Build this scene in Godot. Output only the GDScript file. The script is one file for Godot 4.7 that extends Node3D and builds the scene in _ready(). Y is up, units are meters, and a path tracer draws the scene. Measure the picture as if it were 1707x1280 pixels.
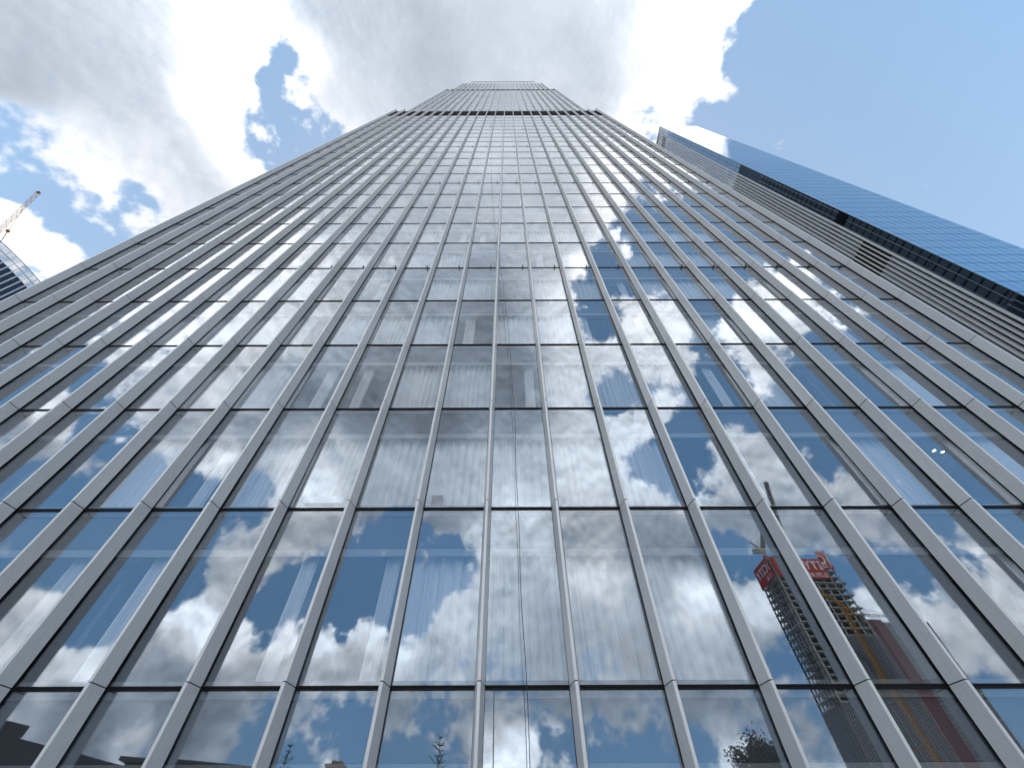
extends Node3D
# A stepped glass tower with aluminium fins, seen from its foot. The tower's front glass lies in the plane z = 0, its front looks towards +z; y is up, metres.

const BAY := 1.65            # between fins
const STOREY := 3.63
const FIRST := 3.913         # height of the lowest transom in view
const FIN_OUT := 0.355       # how far a fin stands out from the glass
const FIN_GAP := 0.035
const LOW_TOP := 99.6
const MID_TOP := 175.2
const HIGH_TOP := 240.2
const CROWN_TOP := 267.8
const CAM_Z := 8.62

const CLOUD_BANKS := [ # azimuth from north turning east, height, width (degrees), cover, brightness
	[266.8, 48.5, 1.7, 1, 0.62], [268.8, 50.6, 2.3, 1, 0.68], [272, 46.4, 1.5, 1, 0.62], [273.8, 52, 2.5, 1, 0.72], [267.1, 57.1, 2, 1, 0.8], [268.3, 61.2, 2.2, 1, 1.4], [277.1, 60.3, 2.3, 1, 1.4], [264.2, 64.6, 1.4, 1, 1.4],
	[268.8, 65.6, 1, 1, 1.4], [272.3, 66.3, 0.8, 0.12, 1], [274.8, 65.3, 0.8, 0.1, 1], [270.1, 67, 0.8, 0, 1], [275.8, 67.5, 1, 0.75, 1.2], [279.7, 64.1, 0.8, 0.22, 1], [280.6, 62, 0.8, 0.25, 1], [284, 62.5, 0.8, 0.78, 1.2],
	[285.2, 61, 0.8, 0.1, 1], [287.7, 61.9, 0.8, 0.3, 1], [288.3, 65.1, 0.9, 0.28, 1], [283.2, 65.2, 0.9, 0.35, 1], [286.2, 68.5, 1.1, 0.3, 1], [287.1, 66.2, 0.8, 0.5, 1], [270.1, 70, 1.4, 1, 1.1], [260.7, 73.7, 2.3, 1, 0.62],
	[273.6, 74.2, 2.5, 1, 0.8], [280.2, 71.1, 1.3, 1, 0.9], [284, 58.3, 1.6, 1, 1.2], [283.6, 54, 2.3, 1, 0.8], [280.7, 51.2, 2.2, 1, 0.9], [280.7, 47.5, 2.1, 0.95, 1.1], [277.4, 45.1, 1.3, 0.75, 0.9], [275.7, 43.9, 0.8, 0.2, 1],
	[277.4, 43.3, 0.8, 0.4, 1], [278.7, 43.1, 0.8, 0.35, 1], [280, 41.6, 0.8, 1, 1.3], [281.4, 41.6, 0.8, 0.1, 1], [280.9, 44.1, 1, 0.6, 1], [283.8, 44.6, 1, 0.55, 1], [282.5, 41.9, 0.8, 0.05, 1], [284, 42.9, 0.8, 0.1, 1],
	[285.8, 42.2, 0.8, 0, 1], [287.9, 42.7, 1.1, 0, 1], [287.1, 45.2, 1.1, 0.6, 1], [289.6, 43, 0.8, 0, 1], [286.1, 48.7, 0.8, 0.2, 1], [286.7, 47.6, 0.9, 0.5, 1], [288.5, 47.4, 1.1, 0.8, 1], [287.3, 51.3, 1.6, 1, 1],
	[287.4, 48.9, 0.8, 0.25, 1], [283.9, 40, 0.8, 1, 1.3], [285.9, 40.4, 1, 1, 1.25], [288.3, 40.6, 1, 1, 1.3], [289.4, 41.4, 0.8, 0.9, 1.2], [289, 42.5, 0.8, 0.1, 1], [261.5, 76.6, 2.8, 1, 0.75], [259.5, 82.5, 3.6, 1, 0.6],
	[126.8, 88.8, 3.7, 1, 0.75], [197.4, 86.3, 2.8, 1, 0.62], [105.8, 80.7, 3.5, 1, 0.75], [79.9, 82.5, 3.1, 1, 0.8], [91.2, 74.7, 2.9, 1, 1.1], [97.2, 70.5, 2, 1, 1.5], [86.5, 68.5, 2.1, 1, 1.5], [81.9, 66.7, 1.1, 1, 1.4],
	[75.8, 72, 2.3, 0.9, 1.3], [69.8, 72.9, 1.2, 0.6, 1.2], [93.9, 67.5, 0.8, 0.5, 1.2], [88.5, 65.8, 1, 0, 1], [95.7, 66, 1, 0.05, 1], [99.4, 66.6, 0.8, 0.9, 1.2], [98.1, 63.5, 0.8, 0.6, 1], [92.4, 62.3, 2.5, 0, 1],
	[80, 63.5, 2.1, 0, 1], [89.4, 55.6, 4.4, 0, 1], [87.7, 47.1, 3.9, 0, 1], [93.5, 51.4, 2.6, 0, 1], [75.7, 66.7, 1.5, 0.1, 1], [244, 33, 1.5, 0.6, 1.6], [244.7, 31.4, 0.8, 0.2, 1], [242.4, 30.4, 1, 0.1, 1],
	[240, 30.3, 0.8, 0.9, 1.8], [240, 34.1, 1.1, 0.3, 1.2], [236.7, 33.9, 1.5, 0.9, 1.6], [237.3, 37.2, 1.8, 1, 1.4], [237.6, 32, 0.8, 0.3, 1.2], [230.5, 37.4, 2.7, 1, 1.1], [230.9, 42.4, 2.1, 1, 1.6], [224.3, 43, 2.2, 1, 0.9],
	[217.8, 43.5, 2.8, 1, 0.6], [214.8, 47.9, 2.5, 1, 0.9], [207.4, 46.8, 2.2, 1, 0.65], [202.5, 50.7, 3.6, 1, 0.75], [187.8, 50.8, 3.7, 1, 0.75], [237.3, 29.3, 1.1, 0.9, 1.5], [238, 26.2, 1.5, 0.85, 1], [235.9, 30.6, 0.8, 0.1, 1],
	[233.4, 31.3, 1.5, 0.9, 1.8], [231.4, 31.2, 0.8, 0.3, 1.2], [233.8, 29.1, 1.1, 0.1, 1], [232.9, 27, 1.4, 0.85, 1.1], [235.6, 23.8, 1.2, 0.05, 1], [233, 24.1, 1.6, 0, 1], [230.1, 26.9, 1.1, 0.1, 1], [229.3, 27.3, 0.8, 0.7, 1.2],
	[229.5, 29.1, 1.2, 0, 1], [228.8, 25.3, 1.4, 0, 1], [228.6, 31.5, 1.9, 0.9, 1.2], [226.3, 34.8, 2, 0.95, 1.3], [222.5, 32.2, 1.7, 0.95, 1.8], [224.9, 28.8, 1.3, 0.1, 1], [222.8, 28.1, 1.3, 0.1, 1], [218.5, 30.1, 1.7, 0, 1],
	[217.2, 32.1, 0.9, 0.15, 1], [218.6, 35, 2.2, 0.95, 1], [219.4, 38.2, 2.3, 1, 1], [214, 37.9, 2.8, 1, 1.5], [209.6, 32.7, 2.3, 1, 1.9], [208.4, 37.3, 2.4, 1, 1.4], [205.7, 43.4, 2.6, 1, 0.7], [200.3, 37.7, 3.4, 1, 0.9],
	[193.7, 45.6, 2.7, 1, 0.6], [190.4, 39, 3.6, 1, 0.85], [183.5, 41.7, 3.7, 1, 1.1], [180.4, 37.3, 2.7, 1, 1.5], [232.8, 19.7, 0.8, 0.8, 1], [231.6, 20.5, 1.2, 0, 1], [230.3, 22.3, 1.6, 0, 1], [228, 23.2, 1.4, 0, 1],
	[228.4, 19.3, 1.5, 0.05, 1], [228.1, 16.3, 1.4, 0.95, 1.6], [228.4, 14.6, 1.4, 1, 1.4], [230.5, 17.4, 0.9, 0, 1], [222.7, 23.5, 0.9, 0.8, 1.2], [225.6, 24.2, 1.2, 0.05, 1], [220.3, 24.6, 1.3, 0, 1], [223, 18.6, 1.9, 0, 1],
	[222.3, 20.6, 1.4, 0, 1], [219.4, 20.2, 1.5, 0, 1], [225.2, 17.7, 1, 0.4, 1.2], [222.9, 15.8, 1.3, 0, 1], [224.1, 14.4, 0.8, 0.3, 1.5], [224.1, 13.2, 1, 1, 2], [222.1, 13.1, 1, 1, 2], [224.2, 12, 0.9, 1, 1.4],
	[215, 23.3, 1.6, 0.95, 1.4], [211.4, 22.1, 1, 0.8, 1.3], [210.3, 27, 2.2, 1, 1.3], [216.6, 27.2, 1.4, 0.5, 1.2], [207, 29.3, 1.9, 1, 1.1], [206.9, 24.4, 1.4, 0.2, 1], [208.7, 21.3, 1.7, 0, 1], [202.1, 22.7, 2.5, 0, 1],
	[199.4, 24.8, 2.3, 0, 1], [201.3, 27.6, 1.5, 0.8, 1.3], [196.6, 31, 1.6, 0.2, 1], [197.5, 28.9, 1.2, 0.6, 1.2], [217.2, 16.8, 1.7, 1, 2.2], [215.6, 18.3, 1.2, 1, 2.2], [218, 14.7, 1.6, 1, 1.2], [216.7, 13.6, 1.3, 1, 0.75],
	[210.2, 17.2, 1.5, 1, 2.4], [206.2, 18.4, 1.6, 1, 2.4], [208.6, 17.4, 0.8, 0.2, 2], [208.2, 15.1, 1.8, 1, 1.1], [202.3, 18, 1.3, 1, 2.3], [197.7, 19.1, 1.4, 1, 2.3], [200.4, 19.1, 0.8, 0.2, 2], [198, 16.5, 2, 1, 1.3],
	[202.4, 15.2, 1.6, 1, 1.5], [192.7, 18.5, 1.4, 1, 2], [192.2, 21.9, 1.9, 0.1, 1], [189.3, 17.7, 2.1, 0.9, 1.1], [188.9, 26.6, 2, 0.2, 1], [192.3, 27.1, 1.6, 0.7, 1.2], [187, 22.2, 1.9, 0.9, 1.4], [181.4, 30, 2.5, 0.95, 1.6],
	[181.3, 23.1, 3.1, 1, 1.3], [181.2, 16.9, 2.1, 0.8, 0.8], [223.2, 10.1, 1.3, 1, 1.3], [221.5, 9.7, 0.9, 1, 0.7], [217.1, 11.2, 1.5, 1, 1], [217.6, 9.5, 1.4, 1, 0.7], [215.8, 8.9, 0.8, 0.9, 1.5], [210.7, 10.8, 1.6, 1, 0.7],
	[208, 10.1, 1.4, 1, 0.9], [206.2, 9, 1.3, 0.5, 0.8], [201.7, 11.6, 1.8, 0.8, 0.9], [198, 10.8, 1.8, 0.15, 1], [199.5, 10.2, 1.2, 0.6, 1], [200.7, 9.1, 1.4, 0.2, 1], [198.6, 8.5, 0.8, 0.95, 1.8], [191.5, 12.5, 1.9, 0.9, 0.9],
	[187.6, 11, 1.9, 0.6, 0.9], [191.6, 9.5, 1.5, 0.15, 1], [181.1, 10.5, 1.6, 1, 2.3], [181.1, 13, 1.6, 0.8, 0.8], [176.2, 75.4, 2.5, 1, 1.1], [164.5, 73.3, 2.5, 1, 1.1], [155.9, 70.2, 2.1, 1, 1.3], [162.1, 67.4, 1.7, 1, 1.4],
	[156.1, 66.1, 1.1, 1, 2.3], [157.3, 64, 0.9, 1, 2], [173.3, 65.2, 2.7, 1, 1.2], [149.1, 65.2, 1.3, 0, 1], [154.7, 62.6, 1.7, 0, 1], [142.3, 64.4, 1.2, 0.9, 2], [139.5, 67.1, 1.2, 0.7, 1.8], [134, 64.6, 2, 0.05, 1],
	[138.1, 70.7, 2.4, 1, 1.5], [130, 67.9, 1.5, 0.6, 1.5], [128, 64.1, 1.5, 0.05, 1], [126.5, 60.4, 2.3, 0, 1], [125.8, 56.4, 2.2, 0, 1], [126.9, 52.5, 1.8, 0.2, 1], [135.5, 61, 1.6, 0.05, 1], [142.5, 60.9, 1.7, 0.05, 1],
	[146.9, 62.3, 1.1, 0.5, 1.5], [141.2, 58, 1, 0.6, 1.5], [136.2, 57, 1, 0.6, 1.5], [132.7, 56.4, 1.6, 0, 1], [134.5, 53, 1.6, 0, 1], [167.2, 59.3, 3.2, 1, 1.8], [176.3, 59.5, 2.3, 1, 1], [157.1, 57.9, 1.8, 0, 1],
	[159.9, 59.3, 1.1, 0.7, 1.7], [147.7, 55.6, 2.6, 1, 1.9], [140.7, 53.7, 2.1, 0.95, 1.7], [131.6, 49.9, 2.3, 0.95, 2], [122.5, 50.6, 2.1, 0.9, 2.2], [121.5, 48, 1.7, 1, 2.2], [126, 46.4, 2.1, 1, 1.9], [121.7, 43.1, 1.9, 0.9, 2],
	[119.4, 40.2, 1.8, 0.5, 1.5], [115.7, 58.9, 2.1, 0.3, 1.5], [119.1, 54.5, 2.1, 0.2, 1.5], [120.7, 60.3, 1.8, 0, 1], [123.7, 66.1, 1.1, 0.6, 1.5], [166.8, 52.7, 3.2, 1, 1.5], [176, 53.4, 2.3, 1, 0.7], [158.7, 52, 2.7, 1, 1.7],
	[156.9, 48.3, 2.2, 0.15, 1], [159.8, 47.9, 1.4, 0.1, 1], [149.4, 49.2, 2.6, 1, 1.7], [152.7, 47.3, 1.3, 0.3, 1.3], [148.2, 46.9, 1.7, 0.4, 1.4], [142.5, 48.4, 2, 0.8, 1.6], [140.2, 46.5, 1.6, 0.3, 1.4], [141.4, 43.5, 2, 0.05, 1],
	[140.4, 41.7, 1, 0.5, 1.5], [134.2, 46.2, 1.9, 0.9, 1.6], [135, 41.6, 1.5, 0.95, 1.9], [131.4, 43.1, 1.8, 0.7, 1.3], [130.5, 38.7, 1, 0.8, 1.5], [133, 38.7, 1.4, 0.2, 1.2], [128.7, 38.1, 2, 0.05, 1], [125.2, 39.2, 1.9, 0, 1],
	[123.5, 34.7, 2.4, 0, 1], [120.4, 32.3, 2.2, 0, 1], [117.7, 34.7, 1.6, 0.05, 1], [118.9, 29.1, 1.5, 0.05, 1], [176, 45.9, 2.8, 1, 0.8], [176.4, 40, 3.2, 1, 1.1], [167.2, 43.8, 3.6, 1, 1.6], [167.4, 38, 3.5, 1, 1.7],
	[157.3, 41.8, 2.6, 1, 1.9], [157.1, 38.1, 1.7, 0.5, 1.5], [154.8, 37.2, 2.1, 0.15, 1.2], [149.5, 44, 1.7, 1, 1.9], [147.7, 41.1, 1.6, 0.3, 1.3], [149, 37, 2.4, 0, 1], [151, 39.3, 1.7, 0, 1], [144.6, 38.2, 1.6, 0.95, 1.6],
	[147, 35.1, 2.3, 1, 1.7], [142.6, 34.4, 2.6, 1, 1.4], [140.1, 39.3, 1.5, 0.3, 1.2], [144.4, 40.9, 1.6, 0.2, 1.2], [143.1, 30.9, 2.1, 1, 1.3], [139.9, 31.8, 2.1, 1, 1.4], [135.7, 33.8, 1.4, 0.8, 1.5], [135.6, 36.8, 1.4, 0.05, 1],
	[134.7, 31.3, 1.6, 0.15, 1.2], [136.8, 30.2, 1.3, 0.7, 1.3], [134.9, 28.6, 1.9, 0.95, 1.3], [129.8, 28.1, 1.5, 0.7, 1.1], [129.4, 31.5, 1.8, 0.05, 1], [126.5, 29.8, 2.3, 0.05, 1], [127.5, 25.1, 1.6, 0, 1], [129.7, 24.4, 1.1, 0.1, 1],
	[122.5, 26.6, 1.3, 0.5, 1], [124.1, 24, 1.5, 0.05, 1], [157.6, 34.3, 1.7, 1, 1.7], [151.9, 33.4, 1.6, 0.9, 2], [177, 31.3, 2.6, 0.95, 1.7], [178.7, 26.2, 2.4, 1, 1], [167.5, 32.4, 2.5, 1, 1.1], [168.4, 25.7, 3.2, 1, 1.7],
	[170.2, 28.9, 2.1, 0.9, 0.9], [158.9, 30.8, 2.4, 1, 1], [157.8, 26.3, 2.3, 1, 0.8], [162, 24.3, 2.3, 1, 0.9], [156.5, 23.1, 1.4, 1, 2], [148.6, 28.9, 1.8, 1, 0.9], [150.1, 26.2, 1.4, 0.3, 1], [149.8, 23.6, 1.4, 0.2, 1],
	[150.2, 21.3, 1.3, 1, 1.9], [141.7, 27.3, 1.7, 1, 1], [140, 21.5, 1.5, 0.3, 1], [139.8, 23.8, 1.2, 0.9, 1], [139.8, 18.9, 0.9, 1, 1.9], [135, 23.8, 1.8, 0.9, 1.1], [136, 21.2, 1.4, 0.3, 1], [135, 17.8, 1.3, 1, 1.9],
	[129.7, 20.8, 1.3, 0.8, 1.5], [130.2, 22.6, 1.1, 0.1, 1], [127.5, 21.1, 1, 0.05, 1], [131, 17.2, 1.2, 0.9, 1.5], [128, 18.9, 1.2, 0.8, 1.3], [131.5, 18.8, 1, 0.4, 1.2], [158.9, 17, 2.4, 0.9, 0.9], [157.9, 19.7, 1.8, 1, 1.6],
	[152.6, 16.7, 1.7, 0.9, 1], [151.4, 20.4, 1.8, 1, 1.9], [150.8, 15.4, 1.6, 0.4, 1], [135.4, 15.3, 1.8, 1, 1.8], [132, 16.3, 1.3, 0.9, 1.5], [134.4, 18, 1.4, 0.2, 1], [134.7, 12.9, 2.1, 0.9, 1.2], [168.9, 18.4, 3.2, 1, 0.7],
	[169.2, 16.7, 1.8, 0.5, 0.9], [176.1, 20.5, 3.3, 1, 0.75], [166.7, 12.8, 2.3, 0.9, 0.8], [166.4, 11.4, 2.2, 0.9, 1], [167.4, 10, 2.1, 0.15, 1], [159.2, 12.8, 2.2, 0.9, 0.8], [158.7, 9.5, 1.3, 1, 1.8], [160.3, 9.6, 1, 0.4, 1],
	[150.8, 11.1, 2, 0.9, 0.9], [149.6, 12.3, 1.5, 0.7, 0.9], [136.2, 9.9, 1.6, 0.1, 1], [109.8, 69.2, 1.5, 1, 1.6], [109.2, 65.7, 1.5, 1, 1.6], [108.6, 61.7, 1.8, 0.1, 1], [108, 54.7, 3.3, 0, 1], [110.4, 44.5, 4, 0, 1],
	[109.3, 37.5, 3.5, 0, 1], [217.5, 60, 3.7, 1, 1], [220.6, 54.3, 3.6, 1, 1.2], [225.1, 48.6, 3.4, 1, 1.4], [206.4, 62.9, 3.9, 1, 0.88], [219.2, 65.7, 3.6, 1, 1], [207.7, 68.4, 3.7, 1, 0.96], [198.1, 73.5, 3.7, 1, 0.96],
	[178.7, 75.7, 3.6, 1, 0.96], [155.7, 74.3, 2.9, 1, 1], [210.2, 77.4, 2.8, 1, 0.96], [177.9, 81, 2.7, 1, 0.96], [144.4, 78.2, 2.7, 1, 1], [133.7, 74.3, 2, 1, 1.5], [176.9, 84, 2.6, 1, 0.96], [217.7, 82.5, 2.6, 1, 0.88],
	[174, 86.9, 3.7, 1, 0.88], [223, 61.6, 3.6, 1, 1.1], [228.7, 56.2, 3.4, 1, 1.6], [232.6, 50, 3.2, 0.95, 1.8], [230.8, 45.5, 2.6, 0.9, 1.6], [234.8, 42.9, 2.4, 0.9, 1.8], [236.5, 38.2, 2.2, 0.7, 1.8], [227.9, 69.2, 4.1, 1, 1],
	[221.9, 73.8, 3.5, 1, 0.96], [238.7, 47.7, 3, 0.95, 1.9], [240.8, 41.9, 2.7, 0.9, 1.9], [242.4, 36.8, 2, 0.7, 1.6], [127.3, 70.2, 2, 0.9, 1.6], [125.3, 66.1, 1.7, 0.75, 1.8], [121.3, 61.4, 1.9, 0.2, 0.8], [123.1, 77, 1.9, 1, 1],
	[120.1, 72.4, 1.9, 1, 1.6], [118.7, 66.7, 1.9, 0.9, 2], [118.2, 60.3, 1.9, 0.7, 2.2], [158.7, 69.3, 2.3, 1, 1.1], [174.3, 70.6, 3.1, 1, 0.96], [189.4, 66.6, 3.1, 1, 0.8], [197.7, 60.2, 3.2, 1, 0.9], [179.4, 59.7, 3.3, 1, 0.55],
	[190.3, 57.6, 3.3, 1, 0.7], [77.4, 40.1, 2.5, 0, 1], [77.7, 44.1, 2.7, 0, 1], [78.3, 51.6, 4, 0, 1], [92.4, 58.2, 3.7, 0, 1], [91.5, 47, 3, 0, 1], [82.6, 42.9, 2.4, 0, 1], [74.7, 44.3, 2.8, 0, 1],
	[76, 36.5, 3.1, 0, 1], [84.6, 41.4, 3, 0, 1], [70.1, 57.1, 3.4, 0, 1],
]


var mats := {}
var taken := {}

# ------------------------------------------------------------------ mesh helper
class Shape:
	var v := PackedVector3Array()
	var n := PackedVector3Array()
	var uv := PackedVector2Array()
	func quad(a: Vector3, b: Vector3, c: Vector3, d: Vector3, out: Vector3) -> void:
		var nn := (b - a).cross(d - a)
		if nn.length_squared() < 1e-16:
			nn = (c - a).cross(d - a)
		nn = nn.normalized()
		if nn.dot(out) < 0.0:
			var t := b
			b = d
			d = t
			nn = -nn
		for q in [a, c, b, a, d, c]:
			v.append(q)
			n.append(nn)
		var w := (b - a).length()
		var h := (d - a).length()
		for q in [Vector2(0, 0), Vector2(w, h), Vector2(w, 0), Vector2(0, 0), Vector2(0, h), Vector2(w, h)]:
			uv.append(q)
	func tri(a: Vector3, b: Vector3, c: Vector3, out: Vector3) -> void:
		var nn := (b - a).cross(c - a).normalized()
		if nn.dot(out) < 0.0:
			var t := b
			b = c
			c = t
			nn = -nn
		for q in [a, c, b]:
			v.append(q)
			n.append(nn)
			uv.append(Vector2(q.x, q.y))
	func box(lo: Vector3, hi: Vector3) -> void:
		var p := []
		for i in 8:
			p.append(Vector3(hi.x if i & 1 else lo.x, hi.y if i & 2 else lo.y, hi.z if i & 4 else lo.z))
		quad(p[0], p[1], p[3], p[2], Vector3(0, 0, -1))
		quad(p[4], p[5], p[7], p[6], Vector3(0, 0, 1))
		quad(p[0], p[2], p[6], p[4], Vector3(-1, 0, 0))
		quad(p[1], p[3], p[7], p[5], Vector3(1, 0, 0))
		quad(p[0], p[1], p[5], p[4], Vector3(0, -1, 0))
		quad(p[2], p[3], p[7], p[6], Vector3(0, 1, 0))
	func prism(poly: Array, y0: float, y1: float) -> void:   # a convex outline (x, z) raised from y0 to y1
		var m := Vector2.ZERO
		for q in poly:
			m += q
		m /= poly.size()
		for i in poly.size():
			var a: Vector2 = poly[i]
			var b: Vector2 = poly[(i + 1) % poly.size()]
			var o := (a + b) * 0.5 - m
			quad(Vector3(a.x, y0, a.y), Vector3(b.x, y0, b.y), Vector3(b.x, y1, b.y), Vector3(a.x, y1, a.y), Vector3(o.x, 0, o.y))
			if i > 1:
				var c: Vector2 = poly[i - 1]
				tri(Vector3(poly[0].x, y1, poly[0].y), Vector3(c.x, y1, c.y), Vector3(a.x, y1, a.y), Vector3.UP)
				tri(Vector3(poly[0].x, y0, poly[0].y), Vector3(c.x, y0, c.y), Vector3(a.x, y0, a.y), Vector3.DOWN)
	func bar(a: Vector3, b: Vector3, r: float, sides := 4, r2 := -1.0) -> void:
		if r2 < 0.0:
			r2 = r
		var d := (b - a).normalized()
		var s := d.cross(Vector3.UP if absf(d.y) < 0.9 else Vector3.RIGHT).normalized()
		var t := d.cross(s)
		for i in sides:
			var p := TAU * (i + 0.5) / sides
			var q := TAU * (i + 1.5) / sides
			var e := s * cos(p) + t * sin(p)
			var g := s * cos(q) + t * sin(q)
			quad(a + e * r, a + g * r, b + g * r2, b + e * r2, e + g)
	func lattice(a: Vector3, b: Vector3, w: float, cells: int, r: float) -> void:   # a square truss
		var d := (b - a).normalized()
		var s := d.cross(Vector3.UP if absf(d.y) < 0.9 else Vector3.RIGHT).normalized() * w * 0.5
		var t := d.cross(s.normalized()) * w * 0.5
		var c := [s + t, s - t, -s - t, -s + t]
		for i in 4:
			bar(a + c[i], b + c[i], r)
			for k in cells:
				var p := a.lerp(b, float(k) / cells)
				var q := a.lerp(b, float(k + 1) / cells)
				if k % 2 == 0:
					bar(p + c[i], q + c[(i + 1) % 4], r * 0.7, 3)
				else:
					bar(p + c[(i + 1) % 4], q + c[i], r * 0.7, 3)
	func mesh() -> ArrayMesh:
		var a := []
		a.resize(Mesh.ARRAY_MAX)
		a[Mesh.ARRAY_VERTEX] = v
		a[Mesh.ARRAY_NORMAL] = n
		a[Mesh.ARRAY_TEX_UV] = uv
		var m := ArrayMesh.new()
		m.add_surface_from_arrays(Mesh.PRIMITIVE_TRIANGLES, a)
		return m

# ------------------------------------------------------------------ nodes
func numbered(called: String) -> String:
	taken[called] = taken.get(called, -1) + 1
	return called if taken[called] == 0 else "%s_%03d" % [called, taken[called]]

func tag(o: Node, label: String, category: String, group := "") -> Node:
	o.set_meta("label", label)
	o.set_meta("category", category)
	if group:
		o.set_meta("group", group)
	return o

func thing(called: String, label: String, category: String, at := Vector3.ZERO, turn := 0.0, group := "") -> Node3D:
	var o := Node3D.new()
	o.name = numbered(called)
	add_child(o)
	o.position = at
	o.rotation.y = turn
	tag(o, label, category, group)
	return o

func piece(called: String, m: Mesh, material: Material, parent: Node, at := Vector3.ZERO) -> MeshInstance3D:
	var o := MeshInstance3D.new()
	o.name = numbered(called) if parent == self else called
	o.mesh = m
	if material:
		o.material_override = material
	o.position = at
	parent.add_child(o, true)
	return o

func holder(called: String, parent: Node, at := Vector3.ZERO) -> Node3D:
	var o := Node3D.new()
	o.name = called
	o.position = at
	parent.add_child(o, true)
	return o

func solid(r: float, g: float, b: float, rough := 0.7, metal := 0.0) -> StandardMaterial3D:
	var m := StandardMaterial3D.new()
	m.albedo_color = Color(r, g, b).linear_to_srgb()
	m.roughness = rough
	m.metallic = metal
	return m

func noise_picture(seed_: int, freq: float, dark: float, size := 256, octaves := 5) -> NoiseTexture2D:
	var f := FastNoiseLite.new()
	f.seed = seed_
	f.frequency = freq
	f.fractal_octaves = octaves
	var g := Gradient.new()
	g.set_color(0, Color(dark, dark, dark))
	g.set_color(1, Color(1, 1, 1))
	var t := NoiseTexture2D.new()
	t.width = size
	t.height = size
	t.seamless = true
	t.noise = f
	t.color_ramp = g
	return t

func streaked(r: float, g: float, b: float, rough: float, metal: float, pic: Texture2D, scale := Vector3.ONE) -> StandardMaterial3D:
	var m := solid(r, g, b, rough, metal)
	m.albedo_texture = pic
	m.uv1_triplanar = true
	m.uv1_world_triplanar = true
	m.uv1_scale = scale
	return m

func coated(r: float, g: float, b: float, share: float) -> StandardMaterial3D:   # the thin metal film on solar glass: part mirror, part clear
	var m := StandardMaterial3D.new()
	m.transparency = BaseMaterial3D.TRANSPARENCY_ALPHA
	var c := Color(r, g, b).linear_to_srgb()
	m.albedo_color = Color(c.r, c.g, c.b, share)
	m.albedo_texture = mats.film
	m.metallic = 1.0
	m.roughness = 0.015
	return m

func clear_glass(alpha := 0.003) -> StandardMaterial3D:
	var m := StandardMaterial3D.new()
	m.transparency = BaseMaterial3D.TRANSPARENCY_ALPHA
	m.albedo_color = Color(0.6, 0.65, 0.7, alpha)
	m.roughness = 0.0
	m.metallic_specular = 0.5
	return m

# ------------------------------------------------------------------ sky
const SKY_W := 4096
const SKY_H := 2048
var sky_rows := []
var sky_cover: PackedFloat32Array
var sky_bright: PackedFloat32Array
var puffs := FastNoiseLite.new()
var wisps := FastNoiseLite.new()
var broad := FastNoiseLite.new()
var lobes := FastNoiseLite.new()
const GRID := 3              # control cells in a degree
var sun_towards := Vector3.ZERO

func sky_control() -> void:
	var gw := 360 * GRID
	var gh := 90 * GRID
	var total := PackedFloat32Array()
	total.resize(gw * gh)
	sky_cover.resize(gw * gh)
	sky_bright.resize(gw * gh)
	for i in gw * gh:
		total[i] = 0.012
		sky_cover[i] = 0.012 * 0.5
		sky_bright[i] = 0.012 * 1.3
	for b in CLOUD_BANKS:
		var az: float = deg_to_rad(b[0])
		var el: float = deg_to_rad(b[1])
		var s: float = deg_to_rad(b[2]) * 0.85
		var d := Vector3(sin(az) * cos(el), sin(el), -cos(az) * cos(el))
		var reach := 3.2 * s
		var r0 := maxi(0, int((b[1] - rad_to_deg(reach)) * GRID))
		var r1 := mini(gh - 1, int((b[1] + rad_to_deg(reach)) * GRID) + 1)
		for r in range(r0, r1 + 1):
			var e := deg_to_rad((r + 0.5) / GRID)
			var span: float = 180.0 if cos(e) < sin(reach) * 1.2 else rad_to_deg(reach / cos(e)) * 1.3
			span = minf(span, 180.0)
			var c0 := int((b[0] - span) * GRID)
			var c1 := int((b[0] + span) * GRID)
			if c1 - c0 >= gw:
				c1 = c0 + gw - 1
			for c in range(c0, c1 + 1):
				var a := deg_to_rad((c + 0.5) / GRID)
				var q := Vector3(sin(a) * cos(e), sin(e), -cos(a) * cos(e))
				var k := (q - d).length() / s
				if k < 3.2:
					var w := exp(-0.5 * k * k)
					var i := r * gw + posmod(c, gw)
					total[i] += w
					sky_cover[i] += w * b[3]
					sky_bright[i] += w * b[4]
	for i in gw * gh:
		sky_cover[i] /= total[i]
		sky_bright[i] /= total[i]

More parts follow.
